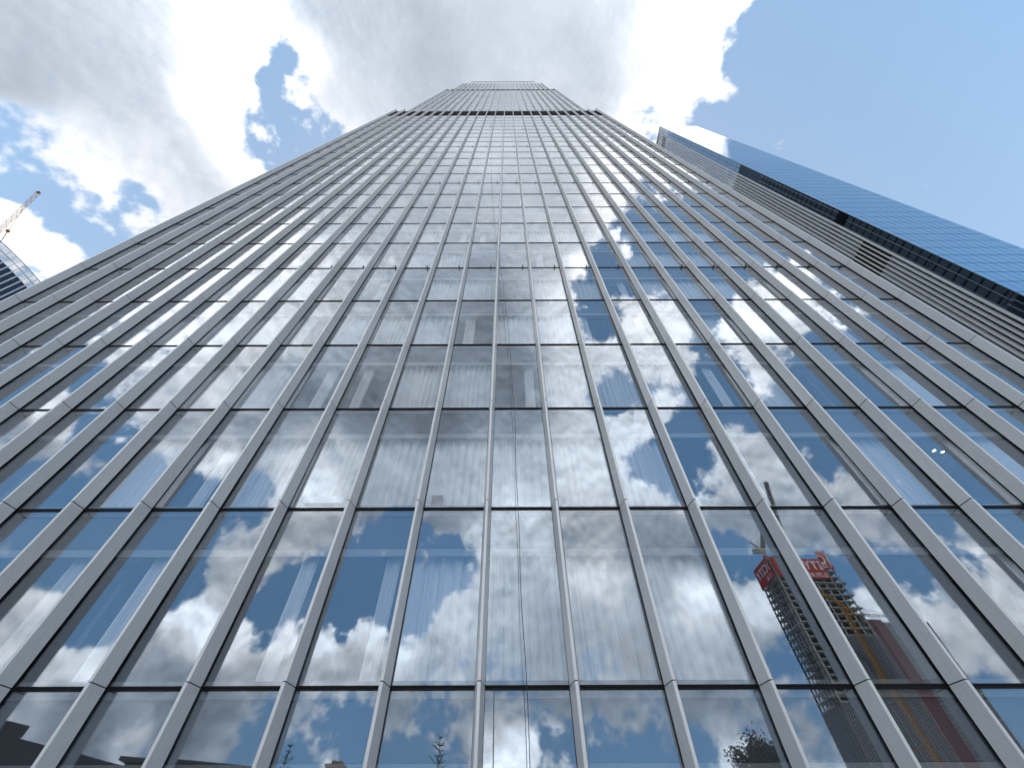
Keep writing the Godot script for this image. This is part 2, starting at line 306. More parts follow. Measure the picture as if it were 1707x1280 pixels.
func sky_row(row: int) -> void:
	var el := PI * (0.5 - (row + 0.5) / SKY_H)
	var ce := cos(el)
	var se := sin(el)
	var gw := 360 * GRID
	var gh := 90 * GRID
	var out := PackedFloat32Array()
	out.resize(SKY_W * 3)
	var gy := clampf(rad_to_deg(el) * GRID - 0.5, 0.0, gh - 1.001)
	var y0 := int(gy)
	var fy := gy - y0
	for x in SKY_W:
		var az := TAU * (x + 0.5) / SKY_W
		var d := Vector3(sin(az) * ce, se, -cos(az) * ce)
		var gx := (x + 0.5) / SKY_W * gw - 0.5
		if gx < 0.0:
			gx += gw
		var x0 := int(gx)
		var fx := gx - x0
		var x1 := (x0 + 1) % gw
		x0 = x0 % gw
		var i0 := y0 * gw
		var i1 := i0 + gw
		var cover := lerpf(lerpf(sky_cover[i0 + x0], sky_cover[i0 + x1], fx), lerpf(sky_cover[i1 + x0], sky_cover[i1 + x1], fx), fy)
		var bright := lerpf(lerpf(sky_bright[i0 + x0], sky_bright[i0 + x1], fx), lerpf(sky_bright[i1 + x0], sky_bright[i1 + x1], fx), fy)
		# clear air: pale towards the sun and the horizon, deep blue away from it
		var near := d.dot(sun_towards)
		var pale := smoothstep(-0.2, 0.98, near)
		var low := pow(1.0 - se, 5.0)
		var glare := pow(maxf(near, 0.0), 8.0)
		var haze := pow(1.0 - se, 1.4) * (1.0 - smoothstep(-0.2, 0.4, d.z))
		var front := smoothstep(-0.15, 0.45, d.z)   # clouds and air on the side that the sun shines on
		var r := lerpf(0.38, 0.3, pale) + 0.2 * low + 0.3 * glare + 0.3 * haze
		var g := lerpf(0.76, 0.47, pale) + 0.2 * low + 0.22 * glare + 0.24 * haze
		var b := lerpf(1.28, 0.72, pale) + 0.05 * low + 0.14 * glare + 0.14 * haze
		# cloud
		var p := puffs.get_noise_3dv(d)
		var q := wisps.get_noise_3dv(d)
		var c := lobes.get_noise_3dv(d)
		var sure := 1.0 - 0.65 * smoothstep(0.75, 1.0, cover)
		var depth := (cover - 0.5) * 1.05 - 0.17 * front + sure * (lerpf(0.46, 0.42, front) * p + lerpf(0.5, 0.38, front) * q - 0.09 * front * (c + 0.45))
		if depth > -0.12:
			var t := smoothstep(lerpf(-0.12, -0.1, front), lerpf(0.5, 0.27, front), depth)
			var thick := smoothstep(0.0, 0.6, depth)
			var up := Vector3(d.x, d.y + 0.018, d.z).normalized()
			var rise := (p - puffs.get_noise_3dv(up)) + 0.3 * (lobes.get_noise_3dv(up) - c) + 0.22 * (q - wisps.get_noise_3dv(up))
			var w := broad.get_noise_3dv(d)
			var l := pow(bright, lerpf(1.15, 1.4, front)) * lerpf(0.97, 1.25, front) * (1.0 + lerpf(0.12, 0.75, front) * clampf(rise, -0.4, 0.5)) * (1.0 + 0.2 * (1.0 - thick)) * (1.0 + 0.16 * w) * (1.0 + 0.1 * q)
			var grey := smoothstep(lerpf(1.3, 2.4, front), lerpf(0.55, 0.8, front), l)
			r = lerpf(r, l * lerpf(1.0, 0.86, grey), t)
			g = lerpf(g, l * lerpf(1.0, 0.965, grey), t)
			b = lerpf(b, l * lerpf(1.02, 1.1, grey), t)
		out[x * 3] = r
		out[x * 3 + 1] = g
		out[x * 3 + 2] = b
	sky_rows[row] = out

func make_sky() -> Sky:
	puffs.seed = 11
	puffs.noise_type = FastNoiseLite.TYPE_SIMPLEX_SMOOTH
	puffs.frequency = 7.0
	puffs.fractal_octaves = 4
	puffs.fractal_gain = 0.52
	puffs.domain_warp_enabled = true
	puffs.domain_warp_amplitude = 0.05
	puffs.domain_warp_frequency = 9.0
	puffs.domain_warp_fractal_type = FastNoiseLite.DOMAIN_WARP_FRACTAL_NONE
	wisps.seed = 5
	wisps.noise_type = FastNoiseLite.TYPE_SIMPLEX
	wisps.frequency = 26.0
	wisps.fractal_octaves = 5
	wisps.fractal_gain = 0.6
	broad.seed = 3
	broad.frequency = 5.0
	broad.fractal_octaves = 3
	lobes.seed = 17
	lobes.noise_type = FastNoiseLite.TYPE_CELLULAR
	lobes.cellular_return_type = FastNoiseLite.RETURN_DISTANCE
	lobes.frequency = 22.0
	lobes.fractal_octaves = 3
	lobes.fractal_gain = 0.5
	lobes.domain_warp_enabled = true
	lobes.domain_warp_amplitude = 0.02
	lobes.domain_warp_frequency = 30.0
	sky_control()
	sky_rows.resize(SKY_H / 2)
	var job := WorkerThreadPool.add_group_task(sky_row, SKY_H / 2, -1, true)
	WorkerThreadPool.wait_for_group_task_completion(job)
	var all := PackedFloat32Array()
	for row in sky_rows:
		all.append_array(row)
	var below := PackedFloat32Array()
	below.resize(SKY_W * 3 * SKY_H / 2)
	below.fill(0.35)
	all.append_array(below)
	var im := Image.create_from_data(SKY_W, SKY_H, false, Image.FORMAT_RGBF, all.to_byte_array())
	var pm := PanoramaSkyMaterial.new()
	pm.panorama = ImageTexture.create_from_image(im)
	var s := Sky.new()
	s.sky_material = pm
	return s

# ------------------------------------------------------------------ main tower
func fin_outline(inset := 0.0) -> Array:
	var w := 0.088 - inset
	var z0 := FIN_GAP + (0.0 if inset == 0.0 else 0.004)
	var z1 := FIN_OUT - inset
	var t := 0.027 - inset * 0.6
	return [Vector2(-w, z0), Vector2(w, z0), Vector2(w - 0.004, z0 + 0.02), Vector2(t + 0.003, z1 - 0.005), Vector2(t - 0.002, z1), Vector2(-t + 0.002, z1), Vector2(-t - 0.003, z1 - 0.005), Vector2(-w + 0.004, z0 + 0.02)]

func pane_mesh(rng: RandomNumberGenerator, w: float, h: float) -> ArrayMesh:   # sealed unit: clear front and back, film between them, black spacer round it; the glass bows a little
	var nx := 4
	var ny := 6
	var bow := rng.randf_range(-0.0009, 0.0013)
	var tx := rng.randf_range(-0.0017, 0.0017)
	var ty := rng.randf_range(-0.0017, 0.0017)
	var f1 := rng.randf_range(1.5, 4.0)
	var p1 := rng.randf() * TAU
	var bend := func(u: float, v: float) -> float:
		return bow * (1.0 - u * u) * (1.0 - v * v) + tx * u * w * 0.5 + ty * v * h * 0.5 + 0.00018 * sin(f1 * v * 2.0 + u * 1.5 + p1)
	var m := ArrayMesh.new()
	for layer in [0.0, -0.012, -0.028]:
		var st := SurfaceTool.new()
		st.begin(Mesh.PRIMITIVE_TRIANGLES)
		for j in ny + 1:
			for i in nx + 1:
				var u := 2.0 * i / nx - 1.0
				var v := 2.0 * j / ny - 1.0
				var e := 0.01
				var dx: float = (bend.call(u + e, v) - bend.call(u - e, v)) / (2.0 * e * w * 0.5)
				var dy: float = (bend.call(u, v + e) - bend.call(u, v - e)) / (2.0 * e * h * 0.5)
				st.set_normal(Vector3(-dx, -dy, 1).normalized())
				st.set_uv(Vector2((u + 1) * 0.5, (1 - v) * 0.5))
				st.add_vertex(Vector3(u * w * 0.5, v * h * 0.5, bend.call(u, v) + layer))
		for j in ny:
			for i in nx:
				var a := j * (nx + 1) + i
				for q in [a, a + nx + 2, a + 1, a, a + nx + 1, a + nx + 2]:
					st.add_index(q)
		st.commit(m)
	var s := Shape.new()
	var lo := Vector3(-w * 0.5, -h * 0.5, -0.03)
	var hi := Vector3(w * 0.5, h * 0.5, 0.0)
	s.quad(lo, Vector3(lo.x, hi.y, lo.z), Vector3(lo.x, hi.y, hi.z), Vector3(lo.x, lo.y, hi.z), Vector3.LEFT)
	s.quad(Vector3(hi.x, lo.y, lo.z), Vector3(hi.x, hi.y, lo.z), hi, Vector3(hi.x, lo.y, hi.z), Vector3.RIGHT)
	s.quad(lo, Vector3(hi.x, lo.y, lo.z), Vector3(hi.x, lo.y, hi.z), Vector3(lo.x, lo.y, hi.z), Vector3.DOWN)
	s.quad(Vector3(lo.x, hi.y, lo.z), Vector3(hi.x, hi.y, lo.z), hi, Vector3(lo.x, hi.y, hi.z), Vector3.UP)
	m = add_surface(m, s)
	for i in 4:
		m.surface_set_material(i, [mats.clear, mats.film_near[rng.randi() % 6], mats.clear, mats.gasket][i])
	return m

func add_surface(m: ArrayMesh, s: Shape) -> ArrayMesh:
	var a := []
	a.resize(Mesh.ARRAY_MAX)
	a[Mesh.ARRAY_VERTEX] = s.v
	a[Mesh.ARRAY_NORMAL] = s.n
	a[Mesh.ARRAY_TEX_UV] = s.uv
	m.add_surface_from_arrays(Mesh.PRIMITIVE_TRIANGLES, a)
	return m

func flat_panes(rects: Array, tilt: float, rng: RandomNumberGenerator, with_back := true) -> ArrayMesh:   # many far panes [x0, x1, y0, y1, z] in one mesh: clear sheet, film
	var front := Shape.new()
	var film := Shape.new()
	var back := Shape.new()
	for q in rects:
		var a := rng.randf_range(-tilt, tilt)
		var b := rng.randf_range(-tilt, tilt)
		for k in 3:
			var s: Shape = [front, film, back][k]
			var z: float = q[4] - 0.012 * k
			s.quad(Vector3(q[0], q[2], z - a - b), Vector3(q[1], q[2], z + a - b), Vector3(q[1], q[3], z + a + b), Vector3(q[0], q[3], z - a + b), Vector3(0, 0, 1))
	var m := ArrayMesh.new()
	m = add_surface(m, front)
	m = add_surface(m, film)
	m = add_surface(m, back)
	m.surface_set_material(2, mats.clear)
	m.surface_set_material(0, mats.clear)
	m.surface_set_material(1, mats.film_low)
	return m

func level(i: int) -> float:
	return FIRST + STOREY * i

func fin_x(k: float) -> float:
	return (k - 0.308) * BAY

func main_tower() -> void:
	var rng := RandomNumberGenerator.new()
	rng.seed = 21
	var t := thing("glass_tower", "tall stepped glass tower with grey vertical fins filling the middle of the picture", "tower")
	var x0 := fin_x(-13)
	var x1 := fin_x(11)
	# ---- fins of the low block: near panels one by one, the far rest of each fin joined
	var panel := Shape.new()
	panel.prism(fin_outline(), 0.011, STOREY - 0.011)
	var panel_mesh := panel.mesh()
	var first := Shape.new()
	first.prism(fin_outline(), 0.006, FIRST - 0.056)
	var first_mesh := first.mesh()
	var rest := Shape.new()
	for i in range(11, 26):
		rest.prism(fin_outline(), level(i) + 0.014, (level(i + 1) if i < 25 else LOW_TOP) - 0.014)
	var rest_mesh := rest.mesh()
	var seal := Shape.new()
	seal.prism(fin_outline(0.014), 0.05, LOW_TOP - 0.05)
	seal.box(Vector3(-0.028, 0.05, -0.05), Vector3(0.028, LOW_TOP - 0.02, 0.002))
	var seal_mesh := seal.mesh()
	var strip := Shape.new()
	strip.box(Vector3(-0.092, 0.05, 0.003), Vector3(0.092, LOW_TOP - 0.03, FIN_GAP - 0.001))
	var strip_mesh := strip.mesh()
	for k in range(-13, 12):
		var f := holder("facade_fin", t, Vector3(fin_x(k), 0, 0))
		piece("mullion", seal_mesh, mats.seal, f)
		piece("gasket", strip_mesh, mats.gasket, f)
		piece("fin_panel", first_mesh, mats.fin[rng.randi() % 5], f, Vector3(0, 0.05, 0))
		for i in 11:
			var o := piece("fin_panel", panel_mesh, mats.fin[rng.randi() % 5], f, Vector3(rng.randf_range(-0.002, 0.002), level(i), rng.randf_range(-0.002, 0.002)))
			o.rotation.y = rng.randf_range(-0.004, 0.004)
		piece("upper_fin", rest_mesh, mats.fin[rng.randi() % 5], f)
	# ---- panes
	var pw := BAY - 0.062
	var ph := STOREY - 0.07
	var shapes := []
	for i in 14:
		shapes.append(pane_mesh(rng, pw, ph))
	var order := []
	for r in 12:
		for k in range(-13, 11):
			var o := piece("glass_pane", shapes[rng.randi() % 14], null, t, Vector3(fin_x(k + 0.5), level(r) - STOREY * 0.5, 0))
			if rng.randf() < 0.5:
				o.rotation.z = PI
	var far := []
	for r in range(12, 25):
		for k in range(-13, 11):
			far.append([fin_x(k) + 0.031, fin_x(k + 1) - 0.031, level(r - 1) + 0.035, level(r) - 0.035, 0.0])
	piece("upper_panes", flat_panes(far, 0.0014, rng), null, t).set_meta("kind", "stuff")
	# ---- transoms: a pressure plate with a recessed groove, one bar a storey
	for i in range(-1, 25):
		var s := Shape.new()
		s.box(Vector3(x0, -0.034, -0.045), Vector3(x1, -0.006, 0.016))
		s.box(Vector3(x0, 0.006, -0.045), Vector3(x1, 0.034, 0.012))
		s.box(Vector3(x0, -0.006, -0.045), Vector3(x1, 0.006, -0.004))
		piece("transom", s.mesh(), mats.gasket, t, Vector3(0, level(i), 0))
	# ---- cleaning anchors on every fifth transom
	var an := Shape.new()
	an.box(Vector3(-0.02, -0.035, 0.016), Vector3(0.02, 0.035, 0.1))
	an.bar(Vector3(0, -0.07, 0.1), Vector3(0, 0.07, 0.1), 0.028, 6)
	var an_mesh := an.mesh()
	for i in [5, 10, 15, 20]:
		for k in range(-13, 11):
			piece("anchor_bracket", an_mesh, mats.dark_metal, t, Vector3(fin_x(k + 1) - 0.36, level(i), 0))
	# ---- inside: slabs, bulkheads, ceilings, core
	for i in range(-1, 26):
		var y := level(i) if i < 25 else LOW_TOP
		var s := Shape.new()
		s.box(Vector3(x0 + 0.1, y - 0.14, -6.0), Vector3(x1 - 0.1, y + 0.12, -0.06))
		piece("floor_slab", s.mesh(), mats.inside_floor, t)
		s = Shape.new()
		s.box(Vector3(x0 + 0.1, y - 0.96, -0.2), Vector3(x1 - 0.1, y - 0.145, -0.12))
		piece("bulkhead", s.mesh(), mats.bulkhead, t)
		s = Shape.new()
		s.box(Vector3(x0 + 0.1, y - 1.14, -0.17), Vector3(x1 - 0.1, y - 0.965, -0.13))
		s.box(Vector3(x0 + 0.1, y - 1.02, -6.0), Vector3(x1 - 0.1, y - 0.965, -0.48))
		s.box(Vector3(x0 + 0.1, y - 0.9, -0.48), Vector3(x1 - 0.1, y - 0.86, -0.205))
		piece("ceiling", s.mesh(), mats.ceiling, t)
	var core := Shape.new()
	core.box(Vector3(x0 + 0.2, 0, -60.0), Vector3(x1 - 0.2, LOW_TOP - 0.3, -6.01))
	piece("core", core.mesh(), mats.inside_wall, t)
	for k in [-10.5, -6.5, -2.5, 1.5, 5.5, 9.5]:
		var c := Shape.new()
		c.prism(ring(0.35, 12), 0.2, LOW_TOP - 1.0)
		piece("column", c.mesh(), mats.ceiling, t, Vector3(fin_x(k), 0, -1.6))
	for k in [-11, -8, -5, -4, 3, 4, 7, 9]:
		var c := Shape.new()
		c.box(Vector3(-0.06, 0.2, -6.0), Vector3(0.06, LOW_TOP - 1.0, -0.7))
		piece("partition_wall", c.mesh(), mats.inside_wall, t, Vector3(fin_x(k), 0, 0))
	# ---- flanks of the low block
	for side in [-1, 1]:
		var xe: float = x0 - 0.02 if side < 0 else x1 + 0.02
		var g := Shape.new()
		g.box(Vector3(xe - 0.03, 0.1, -60.0), Vector3(xe + 0.03, LOW_TOP - 0.5, -0.06))
		piece("side_glass", g.mesh(), mats.side_glass, t)
		for i in 36:
			var f := Shape.new()
			var z := -1.6 * (i + 1)
			f.prism([Vector2(xe, z - 0.09), Vector2(xe, z + 0.09), Vector2(xe + side * 0.32, z + 0.03), Vector2(xe + side * 0.32, z - 0.03)], 0.1, LOW_TOP)
			piece("side_fin", f.mesh(), mats.fin[i % 5], t)
	# ---- louvre bands and the two setbacks above
	louvres(t, -13, 11, level(24) + 0.04, LOW_TOP - 0.15, 0.0)
	upper_block(t, rng, -12, 10, LOW_TOP - 0.4, 168.8, MID_TOP, -0.54, 0.55)
	louvres(t, -12, 10, 168.84, MID_TOP - 0.15, -0.54)
	upper_block(t, rng, -12, 10, MID_TOP - 0.4, HIGH_TOP, HIGH_TOP, -1.79, 0.42)
	# crown: plain glass screen with thin mullions
	var far2 := []
	for r in 24:
		for k in range(-11, 9):
			far2.append([fin_x(k) + 0.04, fin_x(k + 1) - 0.04, HIGH_TOP - 20.0 + 2.0 * r + 0.04, HIGH_TOP - 20.0 + 2.0 * (r + 1) - 0.04, -2.2])
	for q in far2:
		q[3] = minf(q[3], CROWN_TOP)
	far2 = far2.filter(func(q): return q[3] > q[2])
	piece("crown_panes", flat_panes(far2, 0.0014, rng), null, t).set_meta("kind", "stuff")
	var cr := Shape.new()
	for k in range(-11, 10):
		cr.box(Vector3(fin_x(k) - 0.05, HIGH_TOP - 20.0, -2.5), Vector3(fin_x(k) + 0.05, CROWN_TOP, -2.17))
	piece("crown_mullions", cr.mesh(), mats.fin[1], t)
	var cap := Shape.new()
	cap.box(Vector3(fin_x(-11) - 0.1, CROWN_TOP, -60), Vector3(fin_x(9) + 0.1, CROWN_TOP + 0.5, -2.1))
	piece("roof_cap", cap.mesh(), mats.fin[2], t)
	var body := Shape.new()
	body.box(Vector3(fin_x(-11) + 0.1, HIGH_TOP - 22.0, -59.8), Vector3(fin_x(9) - 0.1, CROWN_TOP - 0.01, -2.6))
	piece("crown_core", body.mesh(), mats.tower_body, t)

func ring(r: float, sides: int) -> Array:
	var p := []
	for i in sides:
		p.append(Vector2(cos(TAU * i / sides), sin(TAU * i / sides)) * r)
	return p

func louvres(t: Node, k0: int, k1: int, y0: float, y1: float, z: float) -> void:
	var s := Shape.new()
	s.box(Vector3(fin_x(k0), y0, z - 0.6), Vector3(fin_x(k1), y1, z - 0.3))
	piece("plant_wall", s.mesh(), mats.gasket, t)
	s = Shape.new()
	var n := int((y1 - y0) / 0.55)
	for i in n + 1:
		var y := y0 + (y1 - y0 - 0.06) * i / n
		s.box(Vector3(fin_x(k0), y, z - 0.29), Vector3(fin_x(k1), y + 0.06, z - 0.1))
	for k in range(k0, k1):
		for j in range(1, 4):
			var x := fin_x(k + j * 0.25)
			s.box(Vector3(x - 0.02, y0, z - 0.295), Vector3(x + 0.02, y1, z - 0.13))
	piece("louvre_band", s.mesh(), mats.dark_metal, t).set_meta("kind", "stuff")
	s = Shape.new()
	s.box(Vector3(fin_x(k0) - 0.1, y1, z - 3.0), Vector3(fin_x(k1) + 0.1, y1 + 0.12, z - 0.05))
	piece("coping", s.mesh(), mats.fin[2], t)

func upper_block(t: Node, rng: RandomNumberGenerator, k0: int, k1: int, y0: float, y1: float, fin_top: float, z: float, _f: float) -> void:
	var body := Shape.new()
	body.box(Vector3(fin_x(k0) + 0.05, y0, -60.0), Vector3(fin_x(k1) - 0.05, y1, z - 0.5))
	piece("upper_core", body.mesh(), mats.tower_body, t)
	var s := Shape.new()
	var p := []
	for q in fin_outline():
		p.append(q + Vector2(0, z))
	var rows := int((y1 - y0) / STOREY)
	var hh := (fin_top - y0) / (rows + 2)
	for i in rows + 2:
		s.prism(p, y0 + hh * i + 0.01, y0 + hh * (i + 1) - 0.01)
	s.box(Vector3(-0.03, y0, z - 0.3), Vector3(0.03, fin_top - 0.1, z + 0.05))
	var m := s.mesh()
	for k in range(k0, k1 + 1):
		piece("setback_fin", m, mats.fin[rng.randi() % 5], t, Vector3(fin_x(k), 0, 0))
	for side in [-1, 1]:
		var xe: float = fin_x(k0) + 0.05 if side < 0 else fin_x(k1) - 0.05
		for i in 24:
			var f := Shape.new()
			var zz := z - 1.4 - 2.4 * i
			f.prism([Vector2(xe, zz - 0.12), Vector2(xe, zz + 0.12), Vector2(xe + side * 0.32, zz + 0.05), Vector2(xe + side * 0.32, zz - 0.05)], y0, y1)
			piece("setback_side_fin", f.mesh(), mats.fin[i % 5], t)
		for r in rows:
			var f := Shape.new()
			var yy := y0 + (y1 - y0) * r / rows
			f.box(Vector3(xe - 0.02, yy, -59.0), Vector3(xe + side * 0.05 + 0.02, yy + 0.5, z - 0.6))
			piece("setback_side_band", f.mesh(), mats.gasket, t)
	var far := []
	var h := (y1 - y0) / rows
	for r in rows:
		for k in range(k0, k1):
			far.append([fin_x(k) + 0.031, fin_x(k + 1) - 0.031, y0 + h * r + 0.04, y0 + h * (r + 1) - 0.04, z])
	piece("setback_panes", flat_panes(far, 0.0014, rng), null, t).set_meta("kind", "stuff")
	var tr := Shape.new()
	for r in rows + 1:
		tr.box(Vector3(fin_x(k0), y0 + h * r - 0.04, z - 0.06), Vector3(fin_x(k1), y0 + h * r + 0.04, z + 0.01))
	piece("setback_transoms", tr.mesh(), mats.gasket, t)

# ------------------------------------------------------------------ curtains and things behind the glass
func curtain_mesh(rng: RandomNumberGenerator, w: float, h: float, pitch: float) -> ArrayMesh:
	var st := SurfaceTool.new()
	st.begin(Mesh.PRIMITIVE_TRIANGLES)
	var n := int(w / 0.012)
	var rows := 4
	var ph := 0.0
	var xs := []
	for i in n + 1:
		ph += TAU * 0.012 / pitch * rng.randf_range(0.55, 1.45)
		xs.append(ph)
	for j in rows + 1:
		for i in n + 1:
			var v := float(j) / rows
			var z: float = 0.05 * sin(xs[i]) + 0.022 * sin(xs[i] * 2.3 + 1.0) + 0.01 * sin(v * 3.0 + xs[i] * 0.3)
			st.set_uv(Vector2(float(i) / n, v))
			st.set_smooth_group(0)
			st.add_vertex(Vector3(w * (float(i) / n - 0.5) + 0.006 * sin(v * 2.0 + xs[i] * 0.2), h * v, z))
	for j in rows:
		for i in n:
			var a := j * (n + 1) + i
			for q in [a, a + n + 2, a + 1, a, a + n + 1, a + n + 2]:
				st.add_index(q)
	st.generate_normals()
	return st.commit()

func ordinal(n: int) -> String:
	return ["bottom", "second", "third", "fourth", "fifth", "sixth", "seventh", "eighth"][n]

func count_word(n: int) -> String:
	return ["no", "one", "two", "three", "four", "five", "six", "seven", "eight", "nine", "ten", "eleven", "twelve", "thirteen"][n]

func curtains() -> void:
	var rng := RandomNumberGenerator.new()
	rng.seed = 77
	var h := STOREY - 0.91 - 0.15
	var wide := []
	var slim := []
	for i in 5:
		wide.append(curtain_mesh(rng, BAY - 0.08, h, rng.randf_range(0.17, 0.3)))
		slim.append(curtain_mesh(rng, rng.randf_range(0.3, 0.5), h, 0.08))
	for r in range(1, 8):
		for k in range(-9, 9):
			var kind := 0   # 0 none, 1 drawn, 2 gathered
			if r == 1:
				kind = 1 if k in [-8, -1, 0, 1, 2, 7] else (2 if k in [-6, -5, -3, -2] else 0)
			elif r == 2:
				kind = 1 if k in [-6, -4, -3, -2, -1, 0, 1, 2, 6, 8] else (2 if k in [-5, 4] else 0)
			else:
				var d := rng.randf()
				kind = 1 if d < 0.62 else (2 if d < 0.85 else 0)
			if kind == 0:
				continue
			var place := "in the middle bay behind the rope" if k == 0 else "%s bay%s %s of the rope" % [count_word(absi(k)), "s" if absi(k) > 1 else "", "left" if k < 0 else "right"]
			var look := "drawn sheer curtain" if kind == 1 else "gathered sheer curtain"
			var m: Mesh = wide[rng.randi() % 5] if kind == 1 else slim[rng.randi() % 5]
			var x := fin_x(k + 0.5) + (0.0 if kind == 1 else rng.randf_range(-0.45, 0.45))
			var o := piece("window_curtain", m, mats.curtain[rng.randi() % 3], self, Vector3(x, level(r - 1) + 0.14, -0.335))
			tag(o, "%s behind glass, %s pane row up, %s" % [look, ordinal(r), place], "curtain", "sheer curtains behind the tower glass")

func room_things() -> void:
	var f := level(0) + STOREY + 0.12
	var lamp := thing("floor_lamp", "pale jointed floor lamp behind the glass in the third pane row, left", "lamp", Vector3(fin_x(-3.9), f, -0.17))
	var s := Shape.new()
	s.bar(Vector3(-0.35, 0.02, 0), Vector3(0.35, 0.02, 0), 0.03)
	s.bar(Vector3(0, 0.02, -0.2), Vector3(0, 0.02, 0.06), 0.03)
	piece("foot", s.mesh(), mats.pale_metal, lamp)
	s = Shape.new()
	s.bar(Vector3(0, 0.03, 0), Vector3(0.12, 0.75, 0), 0.025, 6)
	s.bar(Vector3(0.12, 0.75, 0), Vector3(0.3, 1.5, 0), 0.02, 6)
	piece("arm", s.mesh(), mats.pale_metal, lamp)
	s = Shape.new()
	s.bar(Vector3(0.24, 1.48, 0), Vector3(0.42, 1.6, 0), 0.05, 8, 0.09)
	piece("head", s.mesh(), mats.pale_metal, lamp)
	var seat := thing("padded_bench", "low pale padded bench behind the glass in the third pane row", "bench", Vector3(fin_x(-2.5), f, -0.16))
	s = Shape.new()
	s.box(Vector3(-0.5, 0.12, -0.1), Vector3(0.5, 0.3, 0.08))
	piece("seat", s.mesh(), mats.pale_metal, seat)
	s = Shape.new()
	s.box(Vector3(-0.5, 0.3, -0.1), Vector3(0.5, 0.38, -0.03))
	piece("backrest", s.mesh(), mats.pale_metal, seat)
	for x in [-0.44, 0.4]:
		s = Shape.new()
		s.box(Vector3(x, 0.0, -0.06), Vector3(x + 0.04, 0.12, 0.04))
		piece("leg", s.mesh(), mats.dark_metal, seat)
	for q in [[13.0, -0.84, "left one of two close lit ceiling downlights behind the right-hand glass"], [13.3, -0.9, "right one of two close lit ceiling downlights behind the right-hand glass"], [14.55, -1.81, "single lit ceiling downlight below and right of the close pair"], [15.74, -2.64, "lowest and rightmost lit ceiling downlight behind the right-hand glass"]]:
		var y: float = level(2) - 1.02
		var at := Vector3(q[0], y, minf(q[1], -0.72))
		var d := thing("ceiling_downlight", q[2], "lamp", at, 0.0, "ceiling downlights behind the glass")
		s = Shape.new()
		s.prism(ring(0.06, 12), -0.03, 0.0)
		piece("trim_ring", s.mesh(), mats.pale_metal, d)
		s = Shape.new()
		s.prism(ring(0.045, 12), -0.036, -0.031)
		piece("lit_lens", s.mesh(), mats.lamp_glow, d)
		var sp := SpotLight3D.new()
		sp.name = "downlight_beam"
		sp.light_energy = 0.6
		sp.light_size = 0.045
		sp.spot_angle = 50.0
		sp.spot_range = 6.0
		sp.spot_attenuation = 2.0
		sp.shadow_enabled = true
		sp.rotation.x = -PI / 2
		sp.position = Vector3(0, -0.05, 0)
		d.add_child(sp)
	var crate := thing("storage_box", "small dark red box on the floor behind glass, left of the rope", "box", Vector3(fin_x(-0.78), f, -0.17))
	s = Shape.new()
	s.box(Vector3(-0.13, 0, -0.1), Vector3(0.13, 0.26, 0.1))
	piece("carton", s.mesh(), mats.maroon, crate)
	s = Shape.new()
	s.box(Vector3(-0.14, 0.262, -0.11), Vector3(0.14, 0.32, 0.11))
	piece("lid", s.mesh(), mats.maroon, crate)

func ropes() -> void:
	var pts := [[0.33, 0.9], [0.3, 2.77], [0.273, 3.76], [0.243, 5.07], [0.206, 7.1], [0.18, 10.2], [0.03, 14.3], [-0.22, 18.8], [-0.63, 24.5], [-1.19, 35.8], [-1.66, 48.1], [-2.2, 67.4], [-2.5, 99.7]]
	var s := Shape.new()
	for i in pts.size() - 1:
		var a := Vector3(pts[i][0], pts[i][1], 0.72 - 0.0028 * pts[i][1])
		var b := Vector3(pts[i + 1][0], pts[i + 1][1], 0.72 - 0.0028 * pts[i + 1][1])
		for k in 4:
			var p := a.lerp(b, k / 4.0)
			var q := a.lerp(b, (k + 1) / 4.0)
			p.x += 0.012 * sin(p.y * 2.1)
			q.x += 0.012 * sin(q.y * 2.1)
			s.bar(p, q, 0.0065, 5)
	tag(piece("safety_rope", s.mesh(), mats.rope, self), "long thin dark rope hanging down the middle of the tower front", "rope")
	s = Shape.new()
	s.bar(Vector3(-0.235, 0.9, 0.3), Vector3(-0.262, 3.9, 0.02), 0.005, 5)
	tag(piece("safety_rope", s.mesh(), mats.rope, self), "short thin rope left of the long one in the bottom pane row", "rope")

